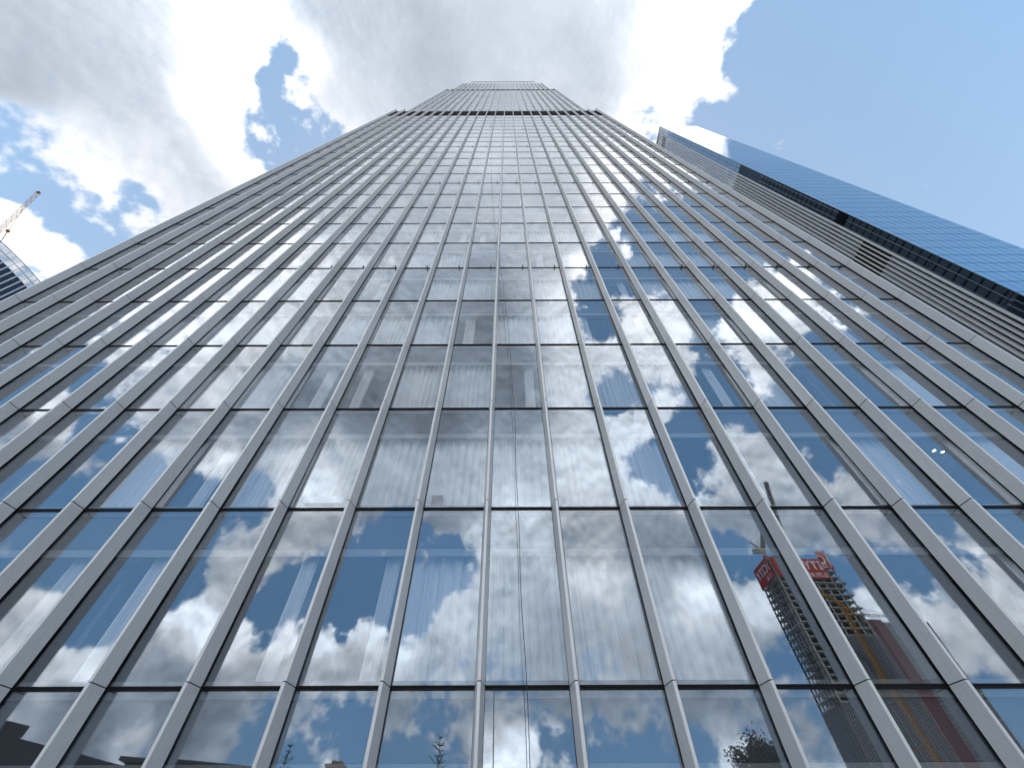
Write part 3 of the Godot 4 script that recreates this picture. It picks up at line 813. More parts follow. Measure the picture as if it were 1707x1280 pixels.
# ------------------------------------------------------------------ neighbours in direct view
func right_tower() -> void:
	var rng := RandomNumberGenerator.new()
	rng.seed = 8
	var x0 := 75.1
	var x1 := 93.5
	var z := CAM_Z - 27.6
	var top := 239.6
	var t := thing("blue_glass_tower", "tall blue glass tower with a dark ribbed flank at the right", "tower")
	var s := Shape.new()
	s.box(Vector3(x0 + 0.12, 0, z - 45.0), Vector3(x1 - 0.12, top - 0.3, z - 0.12))
	piece("core", s.mesh(), mats.blue_body, t)
	var cols := 11
	var w := (x1 - x0) / cols
	var h := 3.6
	var pm := Shape.new()
	pm.box(Vector3(0.045, 0.06, -0.05), Vector3(w - 0.045, h - 0.06, 0.0))
	var pane := pm.mesh()
	var joined := Shape.new()
	var rows := int(top / h)
	for r in rows + 1:
		for c in cols:
			var y := r * h
			if r >= 15 and r < 42:
				var o := piece("front_pane", pane, mats.blue_glass[rng.randi() % 3], t, Vector3(x0 + w * c, y, z))
				o.rotation = Vector3(rng.randf_range(-0.0016, 0.0016), rng.randf_range(-0.0016, 0.0016), 0)
			else:
				joined.box(Vector3(x0 + w * c + 0.03, y + 0.03, z - 0.05), Vector3(x0 + w * (c + 1) - 0.03, minf(y + h - 0.03, top), z))
	piece("far_front_panes", joined.mesh(), mats.blue_glass[0], t).set_meta("kind", "stuff")
	# corner strip of the flank: two columns of dark glass
	joined = Shape.new()
	var sm := Shape.new()
	sm.box(Vector3(0, 0.05, 0.04), Vector3(0.05, 2.0 * h - 0.05, 1.21))
	var strip := sm.mesh()
	for r in 33:
		for c in 2:
			piece("flank_pane", strip, mats.flank_glass, t, Vector3(x0, r * 2.0 * h, z - 1.3 - c * 1.25))
	s = Shape.new()
	s.box(Vector3(x0 - 0.1, 0, z - 0.05), Vector3(x0 + 0.06, top + 0.6, z + 0.06))
	piece("corner_post", s.mesh(), mats.dark_metal, t)
	# flank ribs
	for i in 16:
		var zz := z - 2.85 - 0.8 * i
		s = Shape.new()
		for j in 34:
			s.prism([Vector2(x0 + 0.1, zz - 0.2), Vector2(x0 + 0.1, zz + 0.2), Vector2(x0 - 0.38, zz + 0.1), Vector2(x0 - 0.38, zz - 0.1)], j * 7.1 + 0.03, (j + 1) * 7.1 - 3.0)
			s.prism([Vector2(x0 + 0.1, zz - 0.2), Vector2(x0 + 0.1, zz + 0.2), Vector2(x0 - 0.38, zz + 0.1), Vector2(x0 - 0.38, zz - 0.1)], (j + 1) * 7.1 - 2.97, minf((j + 1) * 7.1, top - 3.0))
		piece("flank_fin", s.mesh(), mats.fin[i % 5], t)
	s = Shape.new()
	s.box(Vector3(x0 + 0.02, 0, z - 40.0), Vector3(x0 + 0.11, top - 3.0, z - 2.6))
	piece("flank_glass", s.mesh(), mats.flank_glass, t)
	for y in [[80.0, 88.0], [226.0, 230.0]]:
		s = Shape.new()
		s.box(Vector3(x0 - 0.14, y[0], z - 40.0), Vector3(x0 + 0.015, y[1], z - 2.7))
		piece("louvre_band", s.mesh(), mats.gasket, t)
	var b := thing("beige_tower", "sliver of a lower beige block past the far edge of the blue tower", "building")
	s = Shape.new()
	s.box(Vector3(91.0, 0, z - 30.0), Vector3(94.6, 82.0, z - 1.2))
	piece("wall", s.mesh(), mats.beige, b)
	s = Shape.new()
	s.box(Vector3(90.9, 82.0, z - 30.1), Vector3(94.75, 82.7, z - 1.1))
	piece("parapet", s.mesh(), mats.beige, b)

func round_tower() -> void:
	var az := deg_to_rad(-73.5)
	var c := Vector3(sin(az) * 160.0, 0, CAM_Z - cos(az) * 160.0)
	var toward := atan2(-c.z + CAM_Z, -c.x)
	var t := thing("round_tower", "rounded glass tower with pale vertical fins and open glass crown at the left edge", "tower", c)
	var rad := 40.0
	var top := 95.4
	var body := Shape.new()
	body.prism(ring(rad - 0.25, 120), 0, top - 3.6)
	piece("core", body.mesh(), mats.blue_body, t)
	var step := 1.15 / rad
	var pane := Shape.new()
	pane.box(Vector3(-0.5, 0.04, -0.06), Vector3(0.5, 1.76, 0.0))
	var pane_m := pane.mesh()
	var fin := Shape.new()
	fin.box(Vector3(-0.13, 0, -0.1), Vector3(0.13, 92.0, 0.16))
	var fin_m := fin.mesh()
	var rail := Shape.new()
	rail.box(Vector3(-0.045, 92.0, -0.08), Vector3(0.045, top, 0.08))
	var rail_m := rail.mesh()
	var crown := Shape.new()
	crown.box(Vector3(-0.52, 0.05, -0.015), Vector3(0.52, 1.55, 0.015))
	var crown_m := crown.mesh()
	for i in range(-18, 19):
		var a := toward + i * step
		var d := Vector3(cos(a), 0, sin(a))
		var turn := atan2(d.x, d.z)
		var o := piece("facade_fin", fin_m, mats.pale_fin, t, d * rad)
		o.rotation.y = turn
		o = piece("crown_post", rail_m, mats.pale_fin, t, d * rad)
		o.rotation.y = turn
		var e := Vector3(cos(a + step * 0.5), 0, sin(a + step * 0.5))
		turn = atan2(e.x, e.z)
		for r in 6:
			o = piece("window_pane", pane_m, mats.dark_blue_glass, t, e * (rad - 0.02) + Vector3(0, 92.0 - 1.8 * (r + 1), 0))
			o.rotation.y = turn
		for r in 2:
			o = piece("crown_pane", crown_m, mats.crown_glass, t, e * rad + Vector3(0, 92.1 + 1.65 * r, 0))
			o.rotation.y = turn
	for y in [92.0, 93.72, top]:
		var s := Shape.new()
		for i in range(-19, 19):
			var a := toward + i * step
			var p := Vector3(cos(a), 0, sin(a)) * rad
			var q := Vector3(cos(a + step), 0, sin(a + step)) * rad
			s.bar(p + Vector3(0, y, 0), q + Vector3(0, y, 0), 0.09)
		piece("crown_rail", s.mesh(), mats.pale_fin, t)

func left_crane() -> void:
	var at := func(az: float, el: float, d: float) -> Vector3:
		return Vector3(sin(deg_to_rad(az)) * d, 1.6 + tan(deg_to_rad(el)) * d, CAM_Z - cos(deg_to_rad(az)) * d)
	var foot: Vector3 = at.call(-73.6, 35.5, 175.0)
	var tip: Vector3 = at.call(-77.27, 42.6, 172.0)
	var t := thing("tower_crane", "yellow lattice crane jib reaching up behind the round tower at the left edge", "crane", Vector3(foot.x, 0, foot.z))
	var o := Vector3(foot.x, 0, foot.z)
	var s := Shape.new()
	s.lattice(Vector3(0, 0, 0), foot - o, 2.0, 40, 0.12)
	piece("mast", s.mesh(), mats.yellow, t)
	s = Shape.new()
	s.lattice(foot - o, tip - o, 0.8, 26, 0.05)
	piece("jib", s.mesh(), mats.yellow, t)
	s = Shape.new()
	s.box(tip - o - Vector3(0.4, 0.3, 0.4), tip - o + Vector3(0.4, 0.3, 0.4))
	piece("jib_head", s.mesh(), mats.rust, t)
	var hook: Vector3 = at.call(-74.78, 38.93, 171.0)
	var mid: Vector3 = tip.lerp(foot, 0.2)
	s = Shape.new()
	s.bar(mid - o, hook - o, 0.05, 5)
	s.bar(hook - o, hook - o + (hook - mid) * 0.5, 0.1, 5)
	piece("hoist_rope", s.mesh(), mats.dark_metal, t)
	s = Shape.new()
	for i in 4:
		var y0 := -0.6 + 0.3 * i
		s.bar(hook - o + Vector3(0, y0, 0), hook - o + Vector3(0, y0 + 0.3, 0), sqrt(maxf(0.02, 0.36 - y0 * y0)), 10, sqrt(maxf(0.02, 0.36 - (y0 + 0.3) * (y0 + 0.3))))
	piece("hook_ball", s.mesh(), mats.yellow, t)

# ------------------------------------------------------------------ what the glass mirrors (it stands behind the camera)
func text_mesh(words: String, size: float) -> TextMesh:
	var f := SystemFont.new()
	f.font_names = PackedStringArray(["Droid Sans"])
	f.font_weight = 700
	var m := TextMesh.new()
	m.font = f
	m.text = words
	m.font_size = 64
	m.pixel_size = size / 64.0
	m.depth = 0.15
	return m

func building_site() -> void:
	var rng := RandomNumberGenerator.new()
	rng.seed = 5
	var x0 := 184.0
	var x1 := 227.0
	var z0 := 270.4
	var z1 := 293.0
	var top := 152.0
	var t := thing("unfinished_tower", "concrete tower under construction with bare floors, mirrored in the lower right glass", "tower")
	var s := Shape.new()
	var fl := 4.1
	var n := int(top / fl)
	var glazed := 17
	for i in range(n + 1):
		var y := i * fl
		if i < glazed:
			continue
		s = Shape.new()
		s.box(Vector3(x0 - 0.4, y, z0 - 0.4), Vector3(x1 + 0.4, y + 0.55, z1))
		piece("floor_slab", s.mesh(), mats.concrete, t)
	for i in 8:
		for side in 2:
			var x := x0 + 0.4 + (x1 - x0 - 0.8) * i / 7.0
			s = Shape.new()
			var zz: float = z0 + 0.4 if side == 0 else z1 - 0.6
			s.box(Vector3(x - 0.4, 0, zz - 0.4), Vector3(x + 0.4, top, zz + 0.4))
			piece("column", s.mesh(), mats.concrete, t)
	for i in range(1, 7):
		s = Shape.new()
		var zz := z0 + 0.4 + (z1 - z0 - 1.0) * i / 6.0
		s.box(Vector3(x0, 0, zz - 0.4), Vector3(x0 + 0.8, top, zz + 0.4))
		piece("column", s.mesh(), mats.concrete, t)
	s = Shape.new()
	s.box(Vector3(x0 + 4, 0, z0 + 4), Vector3(x1 - 4, top + 1.0, z1 - 4))
	piece("lift_core", s.mesh(), mats.concrete_dark, t)
	for i in range(glazed, n - 3):   # loading decks and edge screens standing out from the floors
		for side in 2:
			if rng.randf() < 0.8 and (side == 0 or i >= 25):
				s = Shape.new()
				var out := rng.randf_range(0.8, 2.6)
				var xe: float = x0 - 0.4 - out if side == 0 else x1 + 0.4
				s.box(Vector3(xe, i * fl + 0.1, z0 - 0.3), Vector3(xe + out, i * fl + 0.5, z0 + rng.randf_range(3, 9)))
				s.box(Vector3(xe, i * fl + 0.51, z0 - 0.3), Vector3(xe + 0.15, i * fl + 1.6, z0 + 3.0))
				piece("edge_deck", s.mesh(), mats.concrete_dark, t)
	# finished skin below
	s = Shape.new()
	s.box(Vector3(x0, 0, z0), Vector3(x1, glazed * fl, z1 - 0.01))
	piece("glazing", s.mesh(), mats.site_glass, t)
	s = Shape.new()
	s.box(Vector3(x0 + 15.0, glazed * fl + 0.02, z0 - 0.5), Vector3(x1 + 0.5, 25 * fl, z0 + 1.0))
	piece("front_glazing", s.mesh(), mats.site_glass, t)
	for i in 30:
		s = Shape.new()
		var x := x0 + (x1 - x0) * i / 29.0
		s.box(Vector3(x - 0.14, 0, z0 - 0.75), Vector3(x + 0.14, (25 if x > x0 + 15.0 else glazed) * fl + 0.4, z0 - 0.51))
		piece("glazing_rib", s.mesh(), mats.pale_fin, t)
	for i in 12:
		s = Shape.new()
		var zz := z0 + (z1 - z0) * (i + 0.5) / 12.0
		s.box(Vector3(x0 - 0.35, 0, zz - 0.12), Vector3(x0 - 0.01, glazed * fl + 0.4, zz + 0.12))
		piece("glazing_rib", s.mesh(), mats.pale_fin, t)
	s = Shape.new()
	s.box(Vector3(x0 + 9, 0, z0 - 0.8), Vector3(x0 + 14, glazed * fl + 4.0, z0 - 0.56))
	piece("maroon_band", s.mesh(), mats.maroon, t)
	# banners
	var b := thing("site_banner", "bright red lettered banner on the front of the unfinished tower top", "banner", Vector3(x1 - 9.5, top - 8.0, z0 - 0.9), PI)
	s = Shape.new()
	s.box(Vector3(-2.0, -6.0, 0), Vector3(19.5, 8.0, 0.25))
	s.box(Vector3(-9.5, 1.0, 0.02), Vector3(-2.01, 14.0, 0.27))
	piece("sheet", s.mesh(), mats.red, b)
	piece("lettering", text_mesh("iC", 9.0), mats.white, b, Vector3(-5.6, 7.6, 0.33))
	piece("lettering", text_mesh("ITY", 9.0), mats.white, b, Vector3(5.4, 3.2, 0.33))
	piece("lettering", text_mesh("1 32", 4.2), mats.white, b, Vector3(-5.4, 3.0, 0.33))
	piece("lettering", text_mesh("0.20.00", 4.2), mats.white, b, Vector3(5.8, -3.6, 0.33))
	b = thing("site_banner", "narrow plain red banner strip at the corner of the unfinished tower", "banner", Vector3(x0 + 3.2, top - 6.0, z0 - 0.9), PI)
	s = Shape.new()
	s.box(Vector3(-2.6, -7.0, 0), Vector3(2.6, 7.5, 0.25))
	piece("sheet", s.mesh(), mats.red, b)
	b = thing("site_banner", "shaded dark red lettered banner on the narrow flank of the unfinished tower", "banner", Vector3(x0 - 0.8, top - 4.0, z0 + 11.5), -PI / 2)
	s = Shape.new()
	s.box(Vector3(-10.5, -8.0, 0), Vector3(11.5, 6.5, 0.25))
	piece("sheet", s.mesh(), mats.red, b)
	piece("lettering", text_mesh("iCITY", 8.0), mats.white, b, Vector3(0, 0.5, 0.33))
	piece("lettering", text_mesh("1 32", 4.0), mats.white, b, Vector3(-4.0, -5.4, 0.33))
	site_crane("white and yellow luffing crane on the corner of the unfinished tower", Vector3(x0 + 3.0, top, z0 + 6.0), Vector3(x0 + 10.5, top + 29.0, z0 + 2.0), 9.0)
	site_crane("tall luffing crane with steep jib above the red banner", Vector3(x0 + 24.0, top, z0 + 8.0), Vector3(x0 + 23.0, top + 59.0, z0 - 10.0), 14.0)

func site_crane(label: String, foot: Vector3, tip: Vector3, mast_h: float) -> void:
	var t := thing("luffing_crane", label, "crane", foot, 0.0, "cranes on the building site")
	var hub := Vector3(0, mast_h, 0)
	var s := Shape.new()
	s.lattice(Vector3.ZERO, hub, 2.0, 5, 0.22)
	piece("mast", s.mesh(), mats.yellow, t)
	s = Shape.new()
	s.lattice(hub, tip - foot, 1.9, 16, 0.32)
	piece("jib", s.mesh(), mats.grey_steel, t)
	s = Shape.new()
	s.box(hub + Vector3(-7.0, -1.0, -1.6), hub + Vector3(-2.4, 1.6, 1.6))
	piece("counterweight", s.mesh(), mats.concrete_dark, t)
	s = Shape.new()
	s.box(hub + Vector3(-2.2, -0.6, -1.4), hub + Vector3(1.6, 1.8, 1.4))
	piece("cab", s.mesh(), mats.yellow, t)
	s = Shape.new()
	s.bar(hub + Vector3(-2, 1.6, 0), hub + Vector3(-6.5, 8.0, 0), 0.3)
	s.bar(hub + Vector3(0.5, 1.6, 0), hub + Vector3(-6.5, 8.0, 0), 0.3)
	piece("a_frame", s.mesh(), mats.yellow, t)
	s = Shape.new()
	s.bar(hub + Vector3(-6.5, 8.0, 0), (tip - foot) * 0.98, 0.09, 4)
	piece("tie_rope", s.mesh(), mats.dark_metal, t)

func mast_crane() -> void:
	var foot := Vector3(204.5, 0, 256.5)
	var t := thing("mast_crane", "long yellow lattice crane mast standing before the striped tower", "crane", foot)
	var s := Shape.new()
	s.lattice(Vector3.ZERO, Vector3(0, 116, 0), 2.0, 58, 0.22)
	piece("mast", s.mesh(), mats.yellow, t)
	s = Shape.new()
	s.lattice(Vector3(8.0, 108.0, 0), Vector3(-9.0, 124.0, 0), 1.4, 12, 0.16)
	piece("jib", s.mesh(), mats.yellow, t)
	s = Shape.new()
	s.box(Vector3(6.5, 106.0, -1.2), Vector3(9.5, 108.4, 1.2))
	piece("counterweight", s.mesh(), mats.concrete_dark, t)
	for y in [20.0, 48.0, 76.0]:
		s = Shape.new()
		s.bar(Vector3(0, y, 0), Vector3(3.0, y, 13.0), 0.3)
		s.bar(Vector3(0, y, 0), Vector3(-3.0, y, 13.0), 0.3)
		piece("wall_tie", s.mesh(), mats.yellow, t)

func striped_tower() -> void:
	var x0 := 231.0
	var x1 := 292.0
	var z0 := 300.0
	var top := 122.0
	var t := thing("striped_tower", "teal glass tower with one wide maroon stripe, mirrored at the lower right", "tower")
	var s := Shape.new()
	s.box(Vector3(x0, 0, z0), Vector3(x1, top, z0 + 28.0))
	piece("glass_wall", s.mesh(), mats.teal_glass, t)
	s = Shape.new()
	s.box(Vector3(248.0, 0, z0 - 0.9), Vector3(261.0, top + 1.5, z0 - 0.01))
	piece("maroon_stripe", s.mesh(), mats.maroon, t)
	for i in 44:
		var x := x0 + (x1 - x0) * i / 43.0
		if x > 247.5 and x < 261.5:
			continue
		s = Shape.new()
		s.box(Vector3(x - 0.15, 0, z0 - 0.5), Vector3(x + 0.15, top + 0.5, z0 - 0.02))
		piece("wall_rib", s.mesh(), mats.pale_fin, t)
	for i in 28:
		s = Shape.new()
		s.box(Vector3(262.0, 4.2 * (i + 1), z0 - 0.3), Vector3(x1, 4.2 * (i + 1) + 0.3, z0 - 0.03))
		piece("floor_band", s.mesh(), mats.pale_fin, t)
	var c := thing("flat_top_crane", "pale horizontal crane jib on the roof of the striped tower", "crane", Vector3(252.0, top + 1.5, z0 + 6.0), 0.0, "cranes on the building site")
	s = Shape.new()
	s.lattice(Vector3.ZERO, Vector3(0, 5, 0), 1.6, 4, 0.2)
	piece("mast", s.mesh(), mats.white_steel, c)
	s = Shape.new()
	s.lattice(Vector3(-22, 5.6, 0), Vector3(34, 5.6, 0), 1.3, 30, 0.14)
	piece("jib", s.mesh(), mats.white_steel, c)
	s = Shape.new()
	s.box(Vector3(-23, 3.4, -1.0), Vector3(-18.5, 5.0, 1.0))
	piece("counterweight", s.mesh(), mats.white_steel, c)
	s = Shape.new()
	s.bar(Vector3(0, 11.5, 0), Vector3(-18, 6.3, 0), 0.12)
	s.bar(Vector3(0, 11.5, 0), Vector3(24, 6.3, 0), 0.12)
	s.bar(Vector3(0, 6.2, 0), Vector3(0, 11.5, 0), 0.3)
	piece("tie_bar", s.mesh(), mats.yellow, c)

func low_buildings() -> void:
	var t := thing("low_block", "long dark low building with a stepped roof edge, mirrored at the bottom left", "building")
	var s := Shape.new()
	# virtual depth turned into real distance in front of the tower
	var p := [Vector2(-58, 42.0 - 8.6), Vector2(-50.6, 45.1), Vector2(-47.6, 62.4), Vector2(-62, 66)]
	s.prism(p, 0, 12.2)
	piece("west_wing", s.mesh(), mats.dark_stone, t)
	s = Shape.new()
	s.prism([Vector2(-52.4, 41.0), Vector2(-50.2, 46.2), Vector2(-57, 47), Vector2(-59, 41)], 12.21, 13.2)
	piece("roof_box", s.mesh(), mats.dark_stone, t)
	s = Shape.new()
	s.prism([Vector2(-47.9, 60.5), Vector2(-22.0, 79.0), Vector2(-30.0, 92.0), Vector2(-60.0, 80.0)], 0, 12.6)
	piece("main_wing", s.mesh(), mats.dark_stone, t)
	s = Shape.new()
	s.prism([Vector2(-48.4, 59.5), Vector2(-21.0, 78.3), Vector2(-22.0, 80.5), Vector2(-49.0, 62.0)], 12.61, 13.0)
	piece("roof_edge", s.mesh(), mats.dark_metal, t)
	for i in 9:
		s = Shape.new()
		var q := Vector2(-47.2, 60.4).lerp(Vector2(-22.4, 78.1), (i + 0.5) / 9.0)
		s.box(Vector3(-1.0, 6.5, -0.06), Vector3(1.0, 11.5, 0.06))
		var o := piece("window", s.mesh(), mats.dark_blue_glass, t, Vector3(q.x, 0, q.y))
		o.rotation.y = -atan2(18.5, 25.9)
	t = thing("brick_chimney", "small beige brick chimney top between the bare conifers, mirrored", "chimney", Vector3(-35.0, 0, 103.0))
	s = Shape.new()
	s.box(Vector3(-1.5, 0, -1.2), Vector3(1.5, 18.0, 1.2))
	piece("stack", s.mesh(), mats.brick, t)
	s = Shape.new()
	s.box(Vector3(-1.8, 18.0, -1.5), Vector3(1.8, 18.5, 1.5))
	s.box(Vector3(-0.8, 18.5, -0.8), Vector3(0.0, 19.1, 0.6))
	s.box(Vector3(0.4, 18.5, -0.8), Vector3(1.1, 19.0, 0.6))
	piece("chimney_cap", s.mesh(), mats.brick, t)
	t = thing("dark_pavilion", "low dark pavilion roof under the striped tower, mirrored at the bottom right", "building")
	s = Shape.new()
	s.box(Vector3(52.0, 0, 64.0), Vector3(78.0, 9.6, 84.0))
	piece("wall", s.mesh(), mats.dark_stone, t)
	s = Shape.new()
	s.box(Vector3(51.4, 9.6, 63.4), Vector3(78.6, 10.3, 84.6))
	piece("roof_slab", s.mesh(), mats.dark_metal, t)
	s = Shape.new()
	s.box(Vector3(62.0, 10.3, 66.0), Vector3(70.0, 11.6, 74.0))
	piece("roof_unit", s.mesh(), mats.dark_metal, t)

func conifer(label: String, at: Vector3, height: float, seed_: int) -> void:
	var rng := RandomNumberGenerator.new()
	rng.seed = seed_
	var t := thing("spruce_tree", label, "tree", at, 0.0, "young spruces before the tower")
	var s := Shape.new()
	s.bar(Vector3.ZERO, Vector3(0.05, height * 0.6, 0), 0.1, 7, 0.05)
	s.bar(Vector3(0.05, height * 0.6, 0), Vector3(0.02, height, 0.02), 0.05, 6, 0.008)
	piece("trunk", s.mesh(), mats.bark, t)
	s = Shape.new()
	var y := height - 0.12
	var gap := 0.5
	while y > 1.0:
		var n := 4 + int(rng.randf() * 3)
		var reach := 0.16 + (height - y) * 0.25
		for i in n:
			var a := TAU * i / n + rng.randf() * 0.9
			var l := reach * rng.randf_range(0.6, 1.15)
			var root := Vector3(0.03, y + rng.randf_range(-0.08, 0.08), 0)
			var tip := root + Vector3(cos(a) * l, l * rng.randf_range(0.25, 0.8), sin(a) * l)
			s.bar(root, tip, 0.02, 4, 0.01)
			var m := 4 + int(l * 26)
			for k in m:
				var p := root.lerp(tip, (k + 0.5) / m)
				for e in 2:
					var w := Vector3(rng.randf_range(-1, 1), rng.randf_range(-0.3, 0.9), rng.randf_range(-1, 1)).normalized()
					s.bar(p, p + (w + (tip - root).normalized()) * 0.055, 0.01, 3, 0.005)
				if k % 4 == 1 and l > 0.35:
					var side := (tip - root).cross(Vector3.UP).normalized() * (0.5 if k % 8 == 1 else -0.5)
					var tw := p + (side + (tip - root).normalized() * 0.7) * l * 0.35
					s.bar(p, tw, 0.02, 3, 0.012)
		y -= gap * rng.randf_range(0.55, 1.0)
		gap = maxf(0.22, gap * 0.93)
	piece("branches", s.mesh(), mats.needles, t)

func leafy_tree(label: String, at: Vector3, height: float, spread: float, seed_: int) -> void:
	var rng := RandomNumberGenerator.new()
	rng.seed = seed_
	var t := thing("leafy_tree", label, "tree", at)
	var s := Shape.new()
	s.bar(Vector3.ZERO, Vector3(0.1, height * 0.45, 0), 0.16, 8, 0.11)
	s.bar(Vector3(0.1, height * 0.45, 0), Vector3(0, height * 0.9, 0.1), 0.11, 7, 0.03)
	var ends := []
	for i in 26:
		var y := height * rng.randf_range(0.4, 0.86)
		var a := rng.randf() * TAU
		var r := spread * sqrt(maxf(0.04, 1.0 - pow((y / height - 0.58) / 0.44, 2.0))) * rng.randf_range(0.55, 1.0)
		var e := Vector3(cos(a) * r, minf(y + r * 0.4, height * 0.98), sin(a) * r)
		s.bar(Vector3(0.05, y * 0.9, 0), e, 0.045, 5, 0.012)
		ends.append(e)
	ends.append(Vector3(0, height * 0.97, 0.1))
	ends.append(Vector3(0.3, height * 0.93, -0.1))
	piece("trunk", s.mesh(), mats.bark, t)
	s = Shape.new()
	for e in ends:
		for i in 330:
			var off := Vector3(rng.randfn(), rng.randfn() * 0.75, rng.randfn()) * 0.33
			var c: Vector3 = e * rng.randf_range(0.85, 1.0) + off
			var u := Vector3(rng.randfn(), rng.randfn() - 0.4, rng.randfn()).normalized()
			var w := u.cross(Vector3(rng.randfn(), rng.randfn(), rng.randfn())).normalized()
			var l := rng.randf_range(0.08, 0.135)
			s.quad(c - u * l, c + w * l * 0.5, c + u * l, c - w * l * 0.5, u.cross(w))
	piece("crown", s.mesh(), mats.leaves, t)

# ------------------------------------------------------------------ build
func materials() -> void:
	var im := Image.create(4, 4, false, Image.FORMAT_RGBA8)
	im.fill(Color.WHITE)
	mats.film = ImageTexture.create_from_image(im)
	mats.film_low = coated(0.43, 0.53, 0.63, 0.255)
	mats.film_near = [mats.film_low, mats.film_low, mats.film_low, coated(0.42, 0.53, 0.64, 0.28), coated(0.43, 0.53, 0.62, 0.235), coated(0.45, 0.53, 0.61, 0.255)]
	mats.clear = clear_glass()
	mats.gasket = solid(0.008, 0.008, 0.009, 0.45)
	mats.gasket.metallic_specular = 0.25
	mats.seal = solid(0.022, 0.016, 0.012, 0.7)
	mats.dark_metal = solid(0.02, 0.021, 0.023, 0.5)
	var stain := noise_picture(4, 0.02, 0.925, 512)
	mats.fin = []
	for c in [[0.655, 0.63, 0.595], [0.675, 0.648, 0.61], [0.64, 0.618, 0.588], [0.665, 0.637, 0.605], [0.652, 0.62, 0.582]]:
		mats.fin.append(streaked(c[0], c[1], c[2], 0.42, 0.25, stain, Vector3(2.6, 0.22, 2.6)))
	mats.inside_floor = solid(0.14, 0.14, 0.14, 0.7)
	mats.inside_wall = solid(0.09, 0.09, 0.09, 0.8)
	mats.bulkhead = solid(0.05, 0.055, 0.06, 0.8)
	mats.ceiling = solid(0.24, 0.25, 0.25, 0.8)
	mats.tower_body = solid(0.1, 0.12, 0.14, 0.6)
	mats.side_glass = solid(0.02, 0.03, 0.04, 0.05)
	mats.curtain = []
	for c in [0.74, 0.7, 0.64]:
		var m := solid(c, c, c * 0.98, 0.9)
		m.backlight_enabled = true
		m.backlight = Color(0.35, 0.35, 0.35)
		mats.curtain.append(m)
	mats.pale_metal = solid(0.6, 0.65, 0.68, 0.5)
	mats.lamp_glow = solid(0.9, 0.9, 0.85)
	mats.lamp_glow.emission_enabled = true
	mats.lamp_glow.emission = Color(1, 0.96, 0.88)
	mats.lamp_glow.emission_energy_multiplier = 8.0
	mats.rope = solid(0.03, 0.03, 0.035, 0.8)
	mats.blue_body = solid(0.012, 0.02, 0.035, 0.4)
	mats.blue_glass = []
	for k in 3:
		var m := solid(0.24 + 0.01 * k, 0.36 + 0.01 * k, 0.47, 0.02, 1.0)
		mats.blue_glass.append(m)
	mats.flank_glass = solid(0.26, 0.32, 0.37, 0.02, 1.0)
	mats.dark_blue_glass = solid(0.12, 0.19, 0.3, 0.04, 0.75)
	mats.crown_glass = clear_glass(0.25)
	mats.pale_fin = solid(0.55, 0.54, 0.56, 0.5)
	mats.beige = streaked(0.34, 0.3, 0.25, 0.8, 0.0, stain)
	mats.yellow = solid(0.5, 0.24, 0.03, 0.5)
	mats.rust = solid(0.25, 0.1, 0.03, 0.6)
	mats.red = solid(0.55, 0.035, 0.03, 0.7)
	mats.white = solid(0.8, 0.8, 0.8, 0.6)
	mats.white_steel = solid(0.6, 0.6, 0.58, 0.5)
	mats.grey_steel = solid(0.13, 0.12, 0.11, 0.6)
	mats.maroon = solid(0.13, 0.025, 0.035, 0.5)
	mats.concrete = streaked(0.5, 0.5, 0.48, 0.9, 0.0, stain, Vector3(0.05, 0.05, 0.05))
	mats.concrete_dark = solid(0.1, 0.11, 0.11, 0.9)
	mats.site_glass = solid(0.03, 0.045, 0.06, 0.06)
	mats.teal_glass = solid(0.02, 0.06, 0.07, 0.06)
	mats.dark_stone = solid(0.012, 0.015, 0.017, 0.9)
	mats.brick = streaked(0.34, 0.25, 0.17, 0.9, 0.0, stain)
	mats.bark = solid(0.06, 0.045, 0.035, 0.9)
	mats.needles = solid(0.035, 0.05, 0.03, 0.8)
	mats.leaves = solid(0.03, 0.05, 0.02, 0.7)
	mats.leaves.backlight_enabled = true
	mats.leaves.backlight = Color(0.12, 0.16, 0.08)
	mats.paving = streaked(0.33, 0.325, 0.315, 0.85, 0.0, noise_picture(9, 0.03, 0.6), Vector3(0.2, 0.2, 0.2))

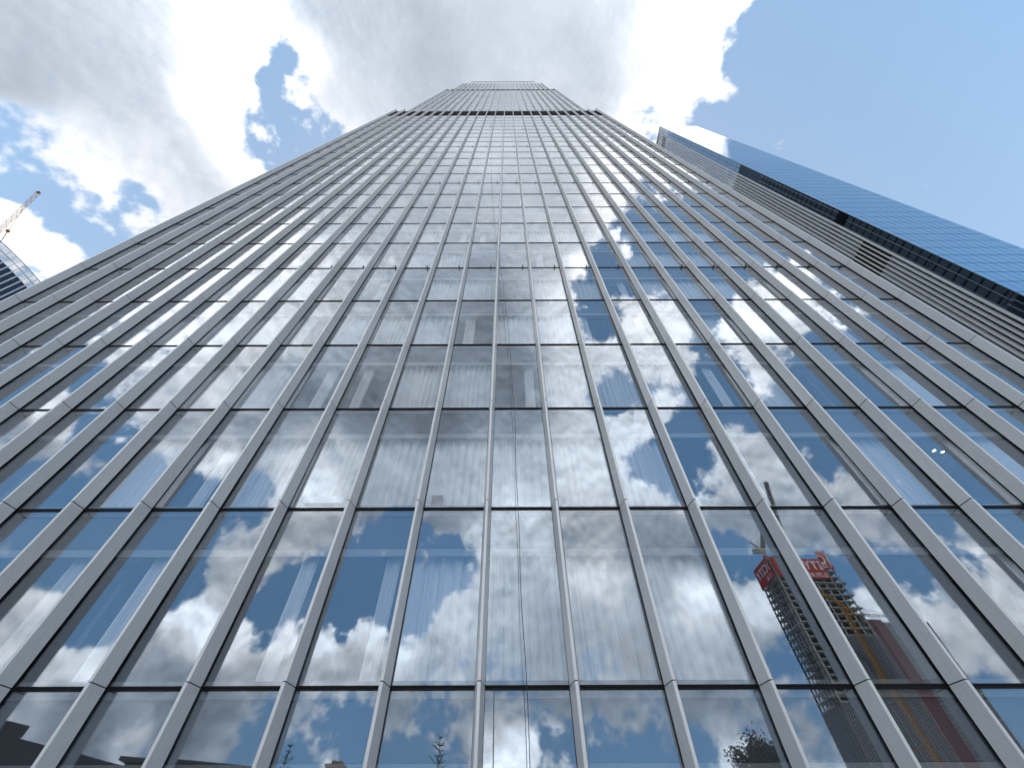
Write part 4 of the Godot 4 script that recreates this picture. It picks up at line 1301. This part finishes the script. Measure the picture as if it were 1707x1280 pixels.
func _ready() -> void:
	# camera
	var cam := Camera3D.new()
	cam.name = "camera"
	add_child(cam)
	cam.projection = Camera3D.PROJECTION_FRUSTUM
	cam.near = 0.1
	cam.far = 6000.0
	cam.size = 2.0 * cam.near * 640.0 / 686.8
	cam.frustum_offset = Vector2(cam.near * 6.6 / 686.8, 0)
	cam.position = Vector3(0, 1.6, CAM_Z)
	cam.basis = Basis(Vector3.RIGHT, deg_to_rad(51.4)) * Basis(Vector3(0, 0, 1), -0.0035)
	cam.current = true
	# sun: behind the tower, to the right and high
	var sun := DirectionalLight3D.new()
	sun.name = "sun"
	add_child(sun)
	sun_towards = Vector3(0.03, 1.45, -0.95).normalized()
	sun.look_at_from_position(Vector3.ZERO, -sun_towards, Vector3.UP)
	sun.light_energy = 1.3
	sun.light_color = Color(1.0, 0.95, 0.88)
	sun.light_angular_distance = 0.5
	sun.shadow_enabled = true
	# sky
	var env := Environment.new()
	env.background_mode = Environment.BG_SKY
	env.sky = make_sky()
	env.tonemap_mode = Environment.TONE_MAPPER_LINEAR
	env.tonemap_exposure = 1.0
	env.sdfgi_enabled = true
	env.ssao_enabled = true
	env.ssil_enabled = true
	var we := WorldEnvironment.new()
	we.name = "environment"
	we.environment = env
	add_child(we)
	materials()
	# ground
	var g := Shape.new()
	g.quad(Vector3(-2500, 0, -2500), Vector3(2500, 0, -2500), Vector3(2500, 0, 2500), Vector3(-2500, 0, 2500), Vector3.UP)
	piece("ground", g.mesh(), mats.paving, self).set_meta("kind", "structure")
	main_tower()
	right_tower()
	round_tower()
	building_site()
	striped_tower()
	low_buildings()
	left_crane()
	mast_crane()
	var real := func(az: float, d: float) -> Vector3:   # a place d metres off in the mirror image
		return Vector3(sin(deg_to_rad(az)) * d, 0, cos(deg_to_rad(az)) * d - CAM_Z)
	conifer("thin bare-topped young spruce mirrored left of the middle fin, the taller one", real.call(-7.5, 36.0), 8.6, 3)
	conifer("small young spruce mirrored above the dark low roof, the shorter one", real.call(-22.2, 42.0), 8.6, 4)
	leafy_tree("rounded leafy tree top mirrored at the bottom, left of the unfinished tower", real.call(24.3, 42.0), 9.3, 1.75, 6)
	ropes()
	curtains()
	room_things()
